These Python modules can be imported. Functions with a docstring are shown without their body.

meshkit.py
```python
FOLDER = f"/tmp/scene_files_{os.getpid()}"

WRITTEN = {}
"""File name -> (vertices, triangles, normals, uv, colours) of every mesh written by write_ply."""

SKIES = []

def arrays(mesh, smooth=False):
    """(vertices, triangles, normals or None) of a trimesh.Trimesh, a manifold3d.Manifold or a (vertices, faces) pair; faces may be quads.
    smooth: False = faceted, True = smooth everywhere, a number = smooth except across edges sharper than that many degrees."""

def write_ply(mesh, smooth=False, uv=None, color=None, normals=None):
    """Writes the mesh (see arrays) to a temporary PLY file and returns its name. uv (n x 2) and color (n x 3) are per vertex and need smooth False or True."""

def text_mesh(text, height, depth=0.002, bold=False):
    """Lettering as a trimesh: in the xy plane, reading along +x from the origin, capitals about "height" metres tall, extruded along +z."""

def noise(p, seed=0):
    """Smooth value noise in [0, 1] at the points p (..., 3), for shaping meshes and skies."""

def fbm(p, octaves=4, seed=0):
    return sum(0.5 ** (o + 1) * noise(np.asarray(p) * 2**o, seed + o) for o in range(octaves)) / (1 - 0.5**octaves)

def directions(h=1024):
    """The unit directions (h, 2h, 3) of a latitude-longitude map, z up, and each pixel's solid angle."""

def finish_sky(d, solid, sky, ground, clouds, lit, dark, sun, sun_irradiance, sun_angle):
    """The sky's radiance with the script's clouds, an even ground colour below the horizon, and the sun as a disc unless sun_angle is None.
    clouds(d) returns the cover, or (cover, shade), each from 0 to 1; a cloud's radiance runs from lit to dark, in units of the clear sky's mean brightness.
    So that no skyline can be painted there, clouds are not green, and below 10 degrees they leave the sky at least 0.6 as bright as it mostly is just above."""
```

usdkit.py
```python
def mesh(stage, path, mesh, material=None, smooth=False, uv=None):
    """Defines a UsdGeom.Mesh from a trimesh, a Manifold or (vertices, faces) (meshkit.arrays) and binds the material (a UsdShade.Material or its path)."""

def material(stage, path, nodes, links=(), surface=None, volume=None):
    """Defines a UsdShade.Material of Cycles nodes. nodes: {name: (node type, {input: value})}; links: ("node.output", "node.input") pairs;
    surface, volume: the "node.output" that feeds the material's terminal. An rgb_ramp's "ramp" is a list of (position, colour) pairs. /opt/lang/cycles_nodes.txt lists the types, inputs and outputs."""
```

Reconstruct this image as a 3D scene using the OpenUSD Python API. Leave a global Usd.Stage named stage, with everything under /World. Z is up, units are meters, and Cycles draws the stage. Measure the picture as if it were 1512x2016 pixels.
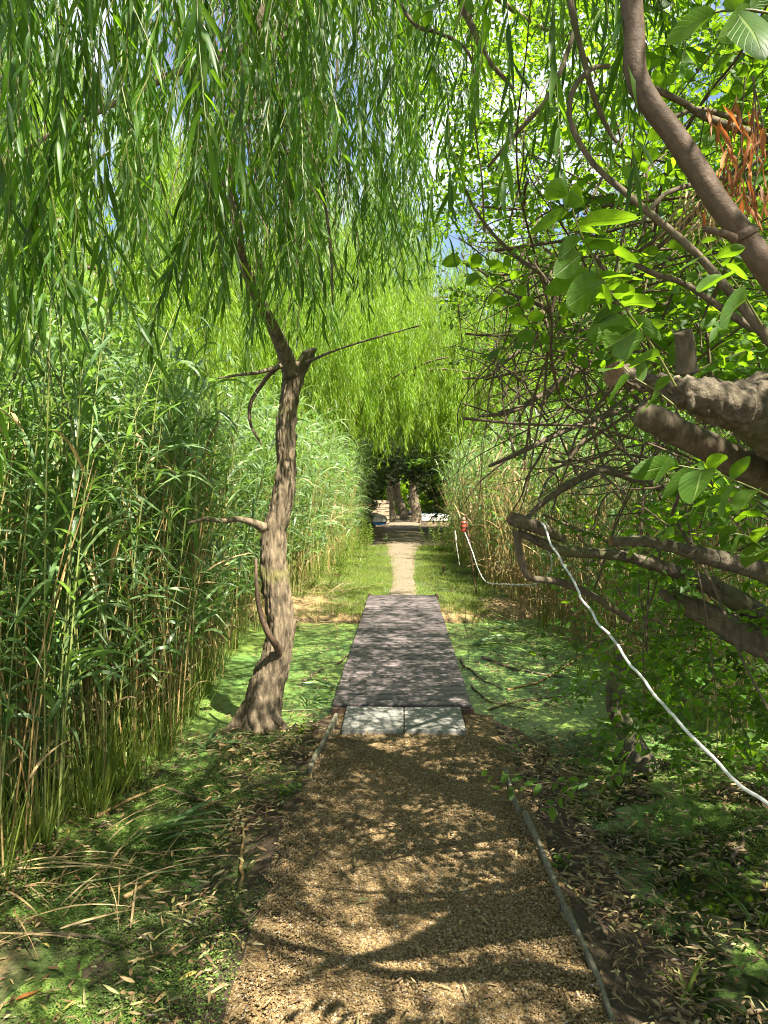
import math
import numpy as np
import trimesh
import usdkit
import meshkit
from pxr import Usd, UsdGeom, UsdLux, UsdShade, Gf, Vt, Sdf

stage = Usd.Stage.CreateInMemory()
UsdGeom.SetStageUpAxis(stage, UsdGeom.Tokens.z)
UsdGeom.Xform.Define(stage, '/World')
UsdGeom.Scope.Define(stage, '/World/Looks')

# ------------------------------------------------------------------ camera, sky, sun, exposure
CAM = np.array([0.0, 0.0, 1.6])
YAW, PITCH = math.radians(1.36), math.radians(-1.36)      # a little left, a little down
FPX = 1512.0                                               # 26 mm phone lens: focal length in photo pixels
EXPOSURE = 2.35
SUN_DIR = np.array([0.33, -0.42, 0.85]); SUN_DIR /= np.linalg.norm(SUN_DIR)

cam = UsdGeom.Camera.Define(stage, '/World/camera')
cam.CreateFocalLengthAttr(26.0)
cam.CreateHorizontalApertureAttr(26.0)
cam.CreateVerticalApertureAttr(26.0 * 4 / 3)
cam.CreateClippingRangeAttr((0.05, 1000.0))
cam.CreateExposureAttr(EXPOSURE)
_x = UsdGeom.Xformable(cam)
_x.AddTranslateOp().Set(tuple(CAM))
_x.AddRotateZOp().Set(math.degrees(YAW))
_x.AddRotateXOp().Set(90 + math.degrees(PITCH))

sun = UsdLux.DistantLight.Define(stage, '/World/sun')
sun.CreateIntensityAttr(1.25)
sun.CreateNormalizeAttr(True)
sun.CreateAngleAttr(0.5)
sun.CreateColorAttr((1.0, 0.94, 0.82))
_az = math.atan2(SUN_DIR[0], SUN_DIR[1])
_el = math.asin(SUN_DIR[2])
_m = Gf.Matrix4d().SetRotate(Gf.Rotation(Gf.Vec3d(0, 0, 1), Gf.Vec3d(*SUN_DIR)))
UsdGeom.Xformable(sun).AddTransformOp().Set(_m)

dome = UsdLux.DomeLight.Define(stage, '/World/sky')
dome.GetPrim().SetCustomDataByKey('kind', 'structure')
_sky = usdkit.material(stage, '/World/Looks/sky_air', {
    "s": ("sky_texture", {"sky_type": "single_scattering", "sun_disc": False, "sun_elevation": _el, "sun_rotation": _az}),
    "tc": ("texture_coordinate", {}),
    "n": ("noise_texture", {"scale": 5.0, "detail": 6.0, "roughness": 0.6}),
    "r": ("rgb_ramp", {"ramp": [(0.46, (0, 0, 0)), (0.66, (1, 1, 1))]}),
    "m": ("mix_color", {"b": (6.2, 6.5, 7.0), "use_clamp": False}),
    "b": ("background_shader", {"strength": 0.05})},
    [("tc.generated", "n.vector"), ("n.fac", "r.fac"), ("r.color", "m.fac"), ("s.color", "m.a"), ("m.result", "b.color")], surface="b.background")
UsdShade.MaterialBindingAPI.Apply(dome.GetPrim()).Bind(_sky)

# ------------------------------------------------------------------ helpers: places
_f = np.array([-math.sin(YAW) * math.cos(PITCH), math.cos(YAW) * math.cos(PITCH), math.sin(PITCH)])
_r = np.array([math.cos(YAW), math.sin(YAW), 0.0])
_u = np.cross(_r, _f)


def at(px, py, d):
    """The point seen at a pixel of the photograph, d metres ahead of the camera."""
    px, py, d = np.broadcast_arrays(np.asarray(px, float), np.asarray(py, float), np.asarray(d, float))
    ray = _f + ((px - 756) / FPX)[..., None] * _r - ((py - 1008) / FPX)[..., None] * _u
    return CAM + ray * d[..., None]


def pix(p):
    """Where a point falls in the photograph, and how far ahead it is."""
    q = np.asarray(p, float) - CAM
    d = q @ _f
    dd = np.where(np.abs(d) < 1e-3, 1e-3, d)
    return 756 + FPX * (q @ _r) / dd, 1008 - FPX * (q @ _u) / dd, d


# ------------------------------------------------------------------ helpers: prims
_names = {}


def numbered(parent, name):
    k = _names.get((parent, name), 0)
    _names[(parent, name)] = k + 1
    return f"{parent}/{name}" if k == 0 else f"{parent}/{name}_{k:03d}"


def tag(p, label=None, cat=None, group=None, kind=None):
    p = p.GetPrim() if hasattr(p, 'GetPrim') else p
    for k, v in (('label', label), ('category', cat), ('group', group), ('kind', kind)):
        if v:
            p.SetCustomDataByKey(k, v)
    return p


def path_of(parent):
    if parent is None:
        return '/World'
    return parent if isinstance(parent, str) else str(parent.GetPath())


def obj(name, vf, mat, parent=None, smooth=False, tint=None, extra=None):
    m = usdkit.mesh(stage, numbered(path_of(parent), name), vf, M[mat], smooth)
    pv = UsdGeom.PrimvarsAPI(m)
    if tint is not None:
        pv.CreatePrimvar("tint", Sdf.ValueTypeNames.FloatArray, "vertex").Set(Vt.FloatArray.FromNumpy(np.asarray(tint, np.float32)))
    for k, a in (extra or {}).items():
        pv.CreatePrimvar(k, Sdf.ValueTypeNames.FloatArray, "vertex").Set(Vt.FloatArray.FromNumpy(np.asarray(a, np.float32)))
    return m.GetPrim()


def thing(name, label, cat, loc=(0, 0, 0), rotz=0.0, group=None, scale=None, tilt=None):
    x = UsdGeom.Xform.Define(stage, numbered('/World', name))
    x.AddTranslateOp().Set(tuple(float(c) for c in loc))
    x.AddRotateZOp().Set(math.degrees(rotz))
    if tilt is not None:
        x.AddRotateXOp().Set(math.degrees(tilt))
    if scale is not None:
        x.AddScaleOp().Set((float(scale),) * 3)
    return tag(x, label, cat, group)


def copy_of(src, loc, rotz, label=None, group=None, scale=None, tilt=None):
    was = src.GetCustomData()
    name = src.GetName()
    while name[-1].isdigit():
        name = name[:-1]
    name = name.rstrip('_')
    t = thing(name, label or was['label'], was['category'], loc, rotz, group or was.get('group'), scale, tilt)
    t.GetReferences().AddInternalReference(src.GetPath())
    t.SetInstanceable(True)
    return t


def quat(yaw, pitch=None, roll=None):
    """xyzw rows for Rz(yaw) Ry(-pitch) Rx(roll): local +x points along (yaw, pitch)."""
    yaw = np.asarray(yaw, float)
    pitch = np.zeros_like(yaw) if pitch is None else np.asarray(pitch, float)
    roll = np.zeros_like(yaw) if roll is None else np.asarray(roll, float)
    cz, sz, cy, sy, cx, sx = np.cos(yaw / 2), np.sin(yaw / 2), np.cos(-pitch / 2), np.sin(-pitch / 2), np.cos(roll / 2), np.sin(roll / 2)
    return np.stack([cz * cy * sx - sz * sy * cx, cz * sy * cx + sz * cy * sx, sz * cy * cx - cz * sy * sx, cz * cy * cx + sz * sy * sx], -1)


def scatter(name, protos, idx, pos, q, scale, parent=None, kind='stuff', label=None, cat=None):
    """One PointInstancer (stuff nobody could count) that draws the given prototype prims."""
    pi = UsdGeom.PointInstancer.Define(stage, numbered(path_of(parent), name))
    for p in protos:
        pi.CreatePrototypesRel().AddTarget(p)
    n = len(pos)
    pi.CreateProtoIndicesAttr(Vt.IntArray.FromNumpy(np.asarray(idx, np.int32)))
    pi.CreatePositionsAttr(Vt.Vec3fArray.FromNumpy(np.asarray(pos, np.float32)))
    pi.CreateOrientationsAttr(Vt.QuathArray.FromNumpy(np.asarray(q, np.float16)))
    s = np.asarray(scale, np.float32)
    if s.ndim == 1:
        s = np.repeat(s[:, None], 3, 1)
    pi.CreateScalesAttr(Vt.Vec3fArray.FromNumpy(np.ascontiguousarray(np.broadcast_to(s, (n, 3)))))
    return tag(pi, label, cat, None, kind)


# ------------------------------------------------------------------ helpers: shapes
def cat(parts):
    """Joins (v, f[, tint]) tuples."""
    vs, fs, ts, n = [], [], [], 0
    for p in parts:
        vs.append(p[0]); fs.append(np.asarray(p[1]) + n); n += len(p[0])
        ts.append(np.asarray(p[2]) if len(p) > 2 else np.full(len(p[0]), 0.5))
    return np.vstack(vs), np.vstack(fs), np.concatenate(ts)


def smooth_line(pts, step, vals=None):
    """Catmull-Rom through pts, resampled about every step metres; vals ride along."""
    p = np.asarray(pts, float)
    if vals is not None:
        p = np.hstack([p, np.asarray(vals, float).reshape(len(p), -1)])
    e = np.vstack([2 * p[0] - p[1], p, 2 * p[-1] - p[-2]])
    out = []
    for i in range(len(p) - 1):
        a, b, c, d = e[i], e[i + 1], e[i + 2], e[i + 3]
        n = max(2, int(np.linalg.norm((c - b)[:3]) / step) + 1)
        t = np.linspace(0, 1, n, endpoint=False)[:, None]
        out.append(0.5 * (2 * b + (c - a) * t + (2 * a - 5 * b + 4 * c - d) * t ** 2 + (3 * b - a - 3 * c + d) * t ** 3))
    out.append(p[-1:])
    out = np.vstack(out)
    return (out[:, :3], out[:, 3:]) if vals is not None else out


def tube(pts, rad, sides=6, cap=True, bump=None):
    """A tube along pts (already dense). bump(points, unit_out, ring_t, ang) -> radial offset."""
    p = np.asarray(pts, float)
    r = np.broadcast_to(np.asarray(rad, float), (len(p),))
    t = np.gradient(p, axis=0)
    t /= np.linalg.norm(t, axis=1, keepdims=True) + 1e-12
    a = np.zeros_like(p)
    ref = np.array([1.0, 0, 0]) if abs(t[0, 0]) < 0.8 else np.array([0, 1.0, 0])
    a0 = ref - t[0] * (ref @ t[0])
    for i in range(len(p)):
        a0 = a0 - t[i] * (a0 @ t[i])
        a0 = a0 / (np.linalg.norm(a0) + 1e-12)
        a[i] = a0
    b = np.cross(t, a)
    ang = np.arange(sides) * 2 * np.pi / sides
    out = np.cos(ang)[None, :, None] * a[:, None] + np.sin(ang)[None, :, None] * b[:, None]
    v = p[:, None] + r[:, None, None] * out
    if bump is not None:
        v = v + out * bump(v, out, np.broadcast_to(ang, v.shape[:2]), r)[..., None]
    i, j = np.meshgrid(np.arange(len(p) - 1), np.arange(sides), indexing="ij")
    q = np.stack([i * sides + j, i * sides + (j + 1) % sides, (i + 1) * sides + (j + 1) % sides, (i + 1) * sides + j], -1).reshape(-1, 4)
    f = np.vstack([q[:, [0, 1, 2]], q[:, [0, 2, 3]]])
    v = v.reshape(-1, 3)
    if cap:
        n = len(v)
        v = np.vstack([v, p[:1], p[-1:]])
        k = np.arange(sides)
        e = (len(p) - 1) * sides
        f = np.vstack([f, np.stack([np.full(sides, n), (k + 1) % sides, k], 1), np.stack([np.full(sides, n + 1), e + k, e + (k + 1) % sides], 1)])
    return v, f


def bark_bump(depth, scale, seed=0, lump=0.0):
    def b(v, out, ang, r):
        q = v.copy()
        q[..., 2] *= 0.22
        ridge = meshkit.fbm(q * scale, 3, seed)
        ridge = np.abs(ridge - 0.5) * 2
        big = meshkit.fbm(v * scale * 0.12, 3, seed + 7) - 0.5
        return depth * (ridge - 0.35) + lump * big
    return b


def box(cx, cy, cz, sx, sy, sz, bevel=0.003):
    """A box with chamfered edges: 24 vertices."""
    b = min(bevel, sx * .3, sy * .3, sz * .3)
    pts = []
    for i in (-1, 1):
        for j in (-1, 1):
            for k in (-1, 1):
                x, y, z = i * sx / 2, j * sy / 2, k * sz / 2
                pts += [(x - i * b, y - j * b, z), (x - i * b, y, z - k * b), (x, y - j * b, z - k * b)]
    h = trimesh.convex.convex_hull(np.array(pts) + [cx, cy, cz])
    return np.array(h.vertices), np.array(h.faces)


def prof(kind, t):
    if kind == 'lance':
        return np.maximum(np.sin(np.pi * np.clip(t, 0, 1) ** 0.8) ** 0.8, 0.03)
    if kind == 'ovate':
        w = np.clip(t, 0, 1) ** 0.70 * np.clip(1 - t, 0, 1) ** 0.78
        return np.maximum(w / 0.36, 0.02)
    if kind == 'reed':
        return np.maximum(np.where(t < 0.2, 0.55 + 2.25 * t, 1 - ((t - 0.2) / 0.8) ** 1.6), 0.02)
    return np.maximum(1 - t ** 1.5, 0.03)                    # grass


def blades(base, d, nrm, L, W, droop=0.0, rows=5, kind='lance', fold=0.25, twist=0.0, wave=0.0, tint=None):
    """n thin leaves with a V fold; returns v, f, tint. Every leaf is rows x 3 vertices."""
    base, d, nrm = (np.atleast_2d(np.asarray(x, float)) for x in (base, d, nrm))
    n = len(base)
    d = d / (np.linalg.norm(d, axis=1, keepdims=True) + 1e-12)
    L, W, droop, twist = (np.broadcast_to(np.asarray(x, float), (n,)) for x in (L, W, droop, twist))
    t = np.linspace(0, 1, rows)
    down = np.array([0, 0, -1.0])
    c = base[:, None] + d[:, None] * (L[:, None] * t)[..., None] + down * (droop * L)[:, None, None] * (t ** 2)[None, :, None]
    tan = d[:, None] + down * (2 * droop[:, None] * t)[..., None]
    tan = tan / np.linalg.norm(tan, axis=-1, keepdims=True)
    side = np.cross(tan, nrm[:, None])
    side /= np.linalg.norm(side, axis=-1, keepdims=True) + 1e-9
    up = np.cross(side, tan)
    a = (twist[:, None] * t)[..., None]
    side, up = side * np.cos(a) + up * np.sin(a), up * np.cos(a) - side * np.sin(a)
    if wave:
        c = c + up * (wave * L[:, None] * np.sin(t * 7 + np.arange(n)[:, None]))[..., None]
    w = (W[:, None] * prof(kind, t) / 2)[..., None]
    v = np.stack([c + side * w + up * w * fold, c, c - side * w + up * w * fold], 2)
    k = np.arange(rows - 1)[:, None] * 3 + np.array([[0, 1]])
    q = np.stack([k, k + 1, k + 4, k + 3], -1).reshape(-1, 4)
    f1 = np.vstack([q[:, [0, 1, 2]], q[:, [0, 2, 3]]])
    f = (f1[None] + (np.arange(n) * rows * 3)[:, None, None]).reshape(-1, 3)
    tt = np.full(n, 0.5) if tint is None else np.broadcast_to(tint, (n,))
    return v.reshape(-1, 3), f, np.repeat(tt, rows * 3)


def wander(start, direction, length, rng, n=8, curl=0.35, droop=0.0):
    """A crooked line of n+1 points."""
    p = [np.asarray(start, float)]
    d = np.asarray(direction, float) / np.linalg.norm(direction)
    for i in range(n):
        d = d + rng.normal(0, curl, 3) / n * 2.2 + np.array([0, 0, -droop / n])
        d /= np.linalg.norm(d)
        p.append(p[-1] + d * length / n)
    return np.array(p)


# ------------------------------------------------------------------ materials
M = {}


def mat_leaf(name, a, b, t, trans=0.45, rough=0.42, spec=0.5, bright=0.35):
    """A leaf: two tones by leaf, a little by plant, light passing through."""
    M[name] = usdkit.material(stage, f'/World/Looks/{name}', {
        "at": ("attribute", {"attribute": "tint"}), "o": ("object_info", {}),
        "r": ("rgb_ramp", {"ramp": a if isinstance(a, list) else [(0.0, a), (1.0, b)]}),
        "mr": ("map_range", {"to_min": 1 - bright, "to_max": 1 + bright}),
        "h": ("hsv", {}), "h2": ("hsv", {}),
        "rt": ("rgb_ramp", {"ramp": [(0.0, [x * 0.8 for x in t]), (1.0, [x * 1.2 for x in t])]}),
        "p": ("principled_bsdf", {"roughness": rough, "specular_ior_level": spec}),
        "tr": ("translucent_bsdf", {}), "mx": ("mix_closure", {"fac": trans})},
        [("at.fac", "r.fac"), ("at.fac", "rt.fac"), ("o.random", "mr.value"), ("r.color", "h.color"), ("mr.result", "h.value"), ("rt.color", "h2.color"), ("mr.result", "h2.value"),
         ("h.color", "p.base_color"), ("h2.color", "tr.color"), ("p.BSDF", "mx.closure1"), ("tr.BSDF", "mx.closure2")], surface="mx.closure")


mat_leaf('willow_leaf', (0.026, 0.070, 0.009), (0.062, 0.120, 0.016), (0.20, 0.40, 0.012), 0.48, 0.42, 0.3)
mat_leaf('willow_leaf_pale', (0.085, 0.165, 0.012), (0.165, 0.240, 0.022), (0.40, 0.60, 0.020), 0.52, 0.45, 0.3)
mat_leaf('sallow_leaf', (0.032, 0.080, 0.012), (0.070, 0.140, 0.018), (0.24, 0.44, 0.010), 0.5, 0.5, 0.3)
mat_leaf('dark_leaf', (0.030, 0.055, 0.018), (0.055, 0.085, 0.028), (0.08, 0.14, 0.02), 0.35, 0.45)
mat_leaf('reed_leaf', (0.088, 0.165, 0.058), (0.165, 0.240, 0.092), (0.23, 0.40, 0.05), 0.40, 0.36, 0.45)
mat_leaf('reed_leaf_dry', (0.30, 0.20, 0.085), (0.42, 0.31, 0.15), (0.25, 0.17, 0.07), 0.25, 0.6)
mat_leaf('reed_stalk_dry', (0.25, 0.155, 0.058), (0.43, 0.31, 0.125), (0.1, 0.06, 0.02), 0.05, 0.5)
mat_leaf('reed_stalk_green', (0.14, 0.17, 0.045), (0.24, 0.25, 0.075), (0.1, 0.12, 0.02), 0.08, 0.45)
mat_leaf('grass_blade', (0.075, 0.125, 0.016), (0.170, 0.200, 0.034), (0.26, 0.36, 0.02), 0.4, 0.45)
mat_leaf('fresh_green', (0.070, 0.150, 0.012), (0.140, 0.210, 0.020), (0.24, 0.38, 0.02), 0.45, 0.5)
mat_leaf('litter_leaf', [(0.0, (0.035, 0.022, 0.012)), (0.3, (0.12, 0.065, 0.028)), (0.55, (0.24, 0.16, 0.07)), (0.75, (0.30, 0.25, 0.12)), (0.88, (0.16, 0.17, 0.06)), (1.0, (0.36, 0.26, 0.05))], None, (0.12, 0.08, 0.03), 0.15, 0.55)
mat_leaf('dead_orange', (0.22, 0.075, 0.022), (0.38, 0.15, 0.045), (0.45, 0.13, 0.03), 0.4, 0.6)
mat_leaf('twig_green', (0.09, 0.12, 0.025), (0.16, 0.15, 0.04), (0.05, 0.05, 0.01), 0.03, 0.5)


M['big_leaf'] = usdkit.material(stage, '/World/Looks/big_leaf', {
    "at": ("attribute", {"attribute": "tint"}), "au": ("attribute", {"attribute": "along"}), "aw": ("attribute", {"attribute": "across"}), "g": ("geometry", {}), "n": ("noise_texture", {"scale": 60.0, "detail": 5.0, "roughness": 0.65}),
    "ab": ("math", {"math_type": "absolute"}), "k": ("math", {"math_type": "multiply", "value2": -0.30}), "ad": ("math", {"math_type": "add"}), "m": ("math", {"math_type": "multiply", "value2": 50.0}), "si": ("math", {"math_type": "sine"}),
    "v": ("map_range", {"from_min": 0.80, "from_max": 1.0, "clamp": True}), "rib": ("map_range", {"from_min": 0.10, "from_max": 0.03, "clamp": True}), "mx": ("math", {"math_type": "maximum"}), "half": ("math", {"math_type": "multiply", "value2": 0.5}),
    "r": ("rgb_ramp", {"ramp": [(0.0, (0.030, 0.080, 0.010)), (1.0, (0.075, 0.150, 0.018))]}), "rn": ("rgb_ramp", {"ramp": [(0.3, (0.70, 0.74, 0.6)), (0.55, (1, 1, 1)), (0.78, (1.3, 1.1, 0.8))]}), "c1": ("mix_color", {"blend_type": "multiply", "fac": 1.0, "use_clamp": False}), "c2": ("mix_color", {"b": (0.16, 0.23, 0.06)}),
    "t1": ("mix_color", {"blend_type": "multiply", "fac": 1.0, "use_clamp": False, "a": (0.26, 0.46, 0.012)}), "t2": ("mix_color", {"b": (0.13, 0.24, 0.01)}),
    "b": ("bump", {"strength": 0.6, "distance": 0.0015, "invert": True}), "p": ("principled_bsdf", {"roughness": 0.42, "specular_ior_level": 0.4}), "tr": ("translucent_bsdf", {}), "mc": ("mix_closure", {"fac": 0.5})},
    [("aw.fac", "ab.value1"), ("ab.value", "k.value1"), ("k.value", "ad.value1"), ("au.fac", "ad.value2"), ("ad.value", "m.value1"), ("m.value", "si.value1"), ("si.value", "v.value"), ("v.result", "half.value1"), ("ab.value", "rib.value"), ("half.value", "mx.value1"), ("rib.result", "mx.value2"),
     ("g.position", "n.vector"), ("n.fac", "rn.fac"), ("at.fac", "r.fac"), ("r.color", "c1.a"), ("rn.color", "c1.b"), ("c1.result", "c2.a"), ("mx.value", "c2.fac"), ("c2.result", "p.base_color"), ("rn.color", "t1.b"), ("t1.result", "t2.a"), ("mx.value", "t2.fac"), ("t2.result", "tr.color"), ("mx.value", "b.height"), ("b.normal", "p.normal"), ("p.BSDF", "mc.closure1"), ("tr.BSDF", "mc.closure2")], surface="mc.closure")


def mat_bark(name, dark, light, moss, moss_at=0.62, scale=9.0, bump=0.02, rough=0.85, stretch=0.2, vary=0.12):
    M[name] = usdkit.material(stage, f'/World/Looks/{name}', {
        "g": ("texture_coordinate", {}), "mp": ("mapping", {"scale": (1, 1, stretch)}),
        "n": ("noise_texture", {"scale": scale * 5, "detail": 6.0, "roughness": 0.65}),
        "r": ("rgb_ramp", {"ramp": [(0.30, dark), (0.68, light)]}),
        "n2": ("noise_texture", {"scale": scale * 0.35, "detail": 5.0, "roughness": 0.6}),
        "r2": ("rgb_ramp", {"ramp": [(moss_at, (0, 0, 0)), (moss_at + 0.14, (0.8, 0.8, 0.8))]}),
        "m": ("mix_color", {"b": moss}), "o": ("object_info", {}), "mr": ("map_range", {"to_min": 1 - vary, "to_max": 1 + vary}), "h": ("hsv", {}),
        "b": ("bump", {"strength": 0.9, "distance": bump}),
        "p": ("principled_bsdf", {"roughness": rough, "specular_ior_level": 0.25})},
        [("g.object", "mp.vector"), ("mp.vector", "n.vector"), ("n.fac", "r.fac"), ("g.object", "n2.vector"), ("n2.fac", "r2.fac"), ("r2.color", "m.fac"), ("r.color", "m.a"),
         ("n.fac", "b.height"), ("b.normal", "p.normal"), ("m.result", "h.color"), ("o.random", "mr.value"), ("mr.result", "h.value"), ("h.color", "p.base_color")], surface="p.BSDF")


mat_bark('bark_willow', (0.048, 0.035, 0.022), (0.235, 0.178, 0.110), (0.17, 0.165, 0.045), 0.60, 8.0)
mat_bark('bark_smooth', (0.065, 0.042, 0.027), (0.125, 0.080, 0.050), (0.13, 0.10, 0.06), 0.62, 9.0, 0.004, 0.6, 1.0)
mat_bark('bark_log', (0.032, 0.025, 0.017), (0.150, 0.122, 0.080), (0.115, 0.12, 0.045), 0.48, 8.0, 0.022, 0.9, 0.8)
mat_bark('bark_dark', (0.055, 0.042, 0.028), (0.150, 0.118, 0.075), (0.09, 0.095, 0.03), 0.58, 9.0, 0.010)
mat_bark('twig_brown', (0.050, 0.036, 0.022), (0.125, 0.090, 0.055), (0.09, 0.085, 0.035), 0.60, 12.0, 0.003)
mat_bark('cut_wood', (0.07, 0.042, 0.022), (0.20, 0.115, 0.045), (0.2, 0.13, 0.06), 0.66, 14.0, 0.003, 0.8, 1.0)
mat_bark('plank_wood', (0.062, 0.049, 0.047), (0.115, 0.093, 0.090), (0.140, 0.115, 0.105), 0.58, 4.0, 0.002, 0.55, 1.0, 0.30)
mat_bark('beam_wood', (0.050, 0.032, 0.022), (0.110, 0.070, 0.045), (0.08, 0.08, 0.04), 0.66, 6.0, 0.003, 0.8, 1.0)
mat_bark('edging_wood', (0.075, 0.068, 0.042), (0.19, 0.175, 0.12), (0.11, 0.14, 0.05), 0.56, 6.0, 0.003, 0.8, 1.0)
mat_bark('concrete', (0.12, 0.117, 0.10), (0.21, 0.20, 0.175), (0.09, 0.087, 0.062), 0.52, 6.0, 0.003, 0.85, 1.0)


def mat_plain(name, col, rough=0.5, col2=None, scale=30.0, bump=0.0, spec=0.5, metallic=0.0):
    M[name] = usdkit.material(stage, f'/World/Looks/{name}', {
        "g": ("texture_coordinate", {}), "n": ("noise_texture", {"scale": scale, "detail": 4.0}),
        "r": ("rgb_ramp", {"ramp": [(0.35, col2 or [c * 0.7 for c in col]), (0.65, col)]}),
        "b": ("bump", {"strength": 0.5, "distance": bump}),
        "p": ("principled_bsdf", {"roughness": rough, "specular_ior_level": spec, "metallic": metallic})},
        [("g.object", "n.vector"), ("n.fac", "r.fac"), ("r.color", "p.base_color"), ("n.fac", "b.height")] + ([("b.normal", "p.normal")] if bump else []), surface="p.BSDF")


mat_plain('rope_white', (0.62, 0.61, 0.56), 0.8, (0.36, 0.35, 0.30), 45, 0.001)
mat_plain('float_red', (0.50, 0.075, 0.035), 0.45, (0.33, 0.05, 0.028), 18)
mat_plain('float_dark', (0.05, 0.022, 0.018), 0.6)
mat_plain('rust', (0.16, 0.075, 0.040), 0.8, (0.07, 0.035, 0.022), 40, 0.001)
mat_plain('boat_white', (0.72, 0.69, 0.60), 0.4, (0.5, 0.47, 0.38), 6)
mat_plain('boat_blue', (0.035, 0.17, 0.42), 0.4, (0.03, 0.12, 0.30), 8)
mat_plain('pallet_wood', (0.36, 0.27, 0.17), 0.8, (0.2, 0.14, 0.09), 12)
mat_plain('black_rubber', (0.02, 0.02, 0.02), 0.7)

# gravel: chips coloured one by one, and the bed between and beyond them
_gr = [(0.0, (0.045, 0.028, 0.013)), (0.25, (0.105, 0.068, 0.028)), (0.5, (0.165, 0.105, 0.042)), (0.75, (0.235, 0.163, 0.070)), (0.9, (0.20, 0.165, 0.11)), (1.0, (0.42, 0.36, 0.25))]
M['gravel_chip'] = usdkit.material(stage, '/World/Looks/gravel_chip', {
    "at": ("attribute", {"attribute": "tint"}), "r": ("rgb_ramp", {"ramp": _gr}), "p": ("principled_bsdf", {"roughness": 0.75, "specular_ior_level": 0.3})},
    [("at.fac", "r.fac"), ("r.color", "p.base_color")], surface="p.BSDF")
M['gravel_bed'] = usdkit.material(stage, '/World/Looks/gravel_bed', {
    "g": ("geometry", {}), "v": ("voronoi_texture", {"scale": 150.0, "feature": "f1"}), "sc": ("separate_color", {}), "r": ("rgb_ramp", {"ramp": _gr}),
    "n": ("noise_texture", {"scale": 1.6, "detail": 4.0}), "r2": ("rgb_ramp", {"ramp": [(0.35, (0.72, 0.70, 0.66)), (0.7, (1.15, 1.1, 1.05))]}),
    "m": ("mix_color", {"blend_type": "multiply", "fac": 1.0, "use_clamp": False}), "b": ("bump", {"strength": 1.0, "distance": 0.006, "invert": True}), "p": ("principled_bsdf", {"roughness": 0.85, "specular_ior_level": 0.2})},
    [("g.position", "v.vector"), ("v.color", "sc.color"), ("sc.r", "r.fac"), ("g.position", "n.vector"), ("n.fac", "r2.fac"), ("r.color", "m.a"), ("r2.color", "m.b"), ("m.result", "p.base_color"), ("v.distance", "b.height"), ("b.normal", "p.normal")], surface="p.BSDF")
M['pale_path'] = usdkit.material(stage, '/World/Looks/pale_path', {
    "g": ("geometry", {}), "n": ("noise_texture", {"scale": 26.0, "detail": 6.0, "roughness": 0.7}),
    "r": ("rgb_ramp", {"ramp": [(0.3, (0.085, 0.065, 0.038)), (0.7, (0.20, 0.16, 0.11))]}), "b": ("bump", {"strength": 0.8, "distance": 0.01}), "p": ("principled_bsdf", {"roughness": 0.9, "specular_ior_level": 0.2})},
    [("g.position", "n.vector"), ("n.fac", "r.fac"), ("r.color", "p.base_color"), ("n.fac", "b.height"), ("b.normal", "p.normal")], surface="p.BSDF")

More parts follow.
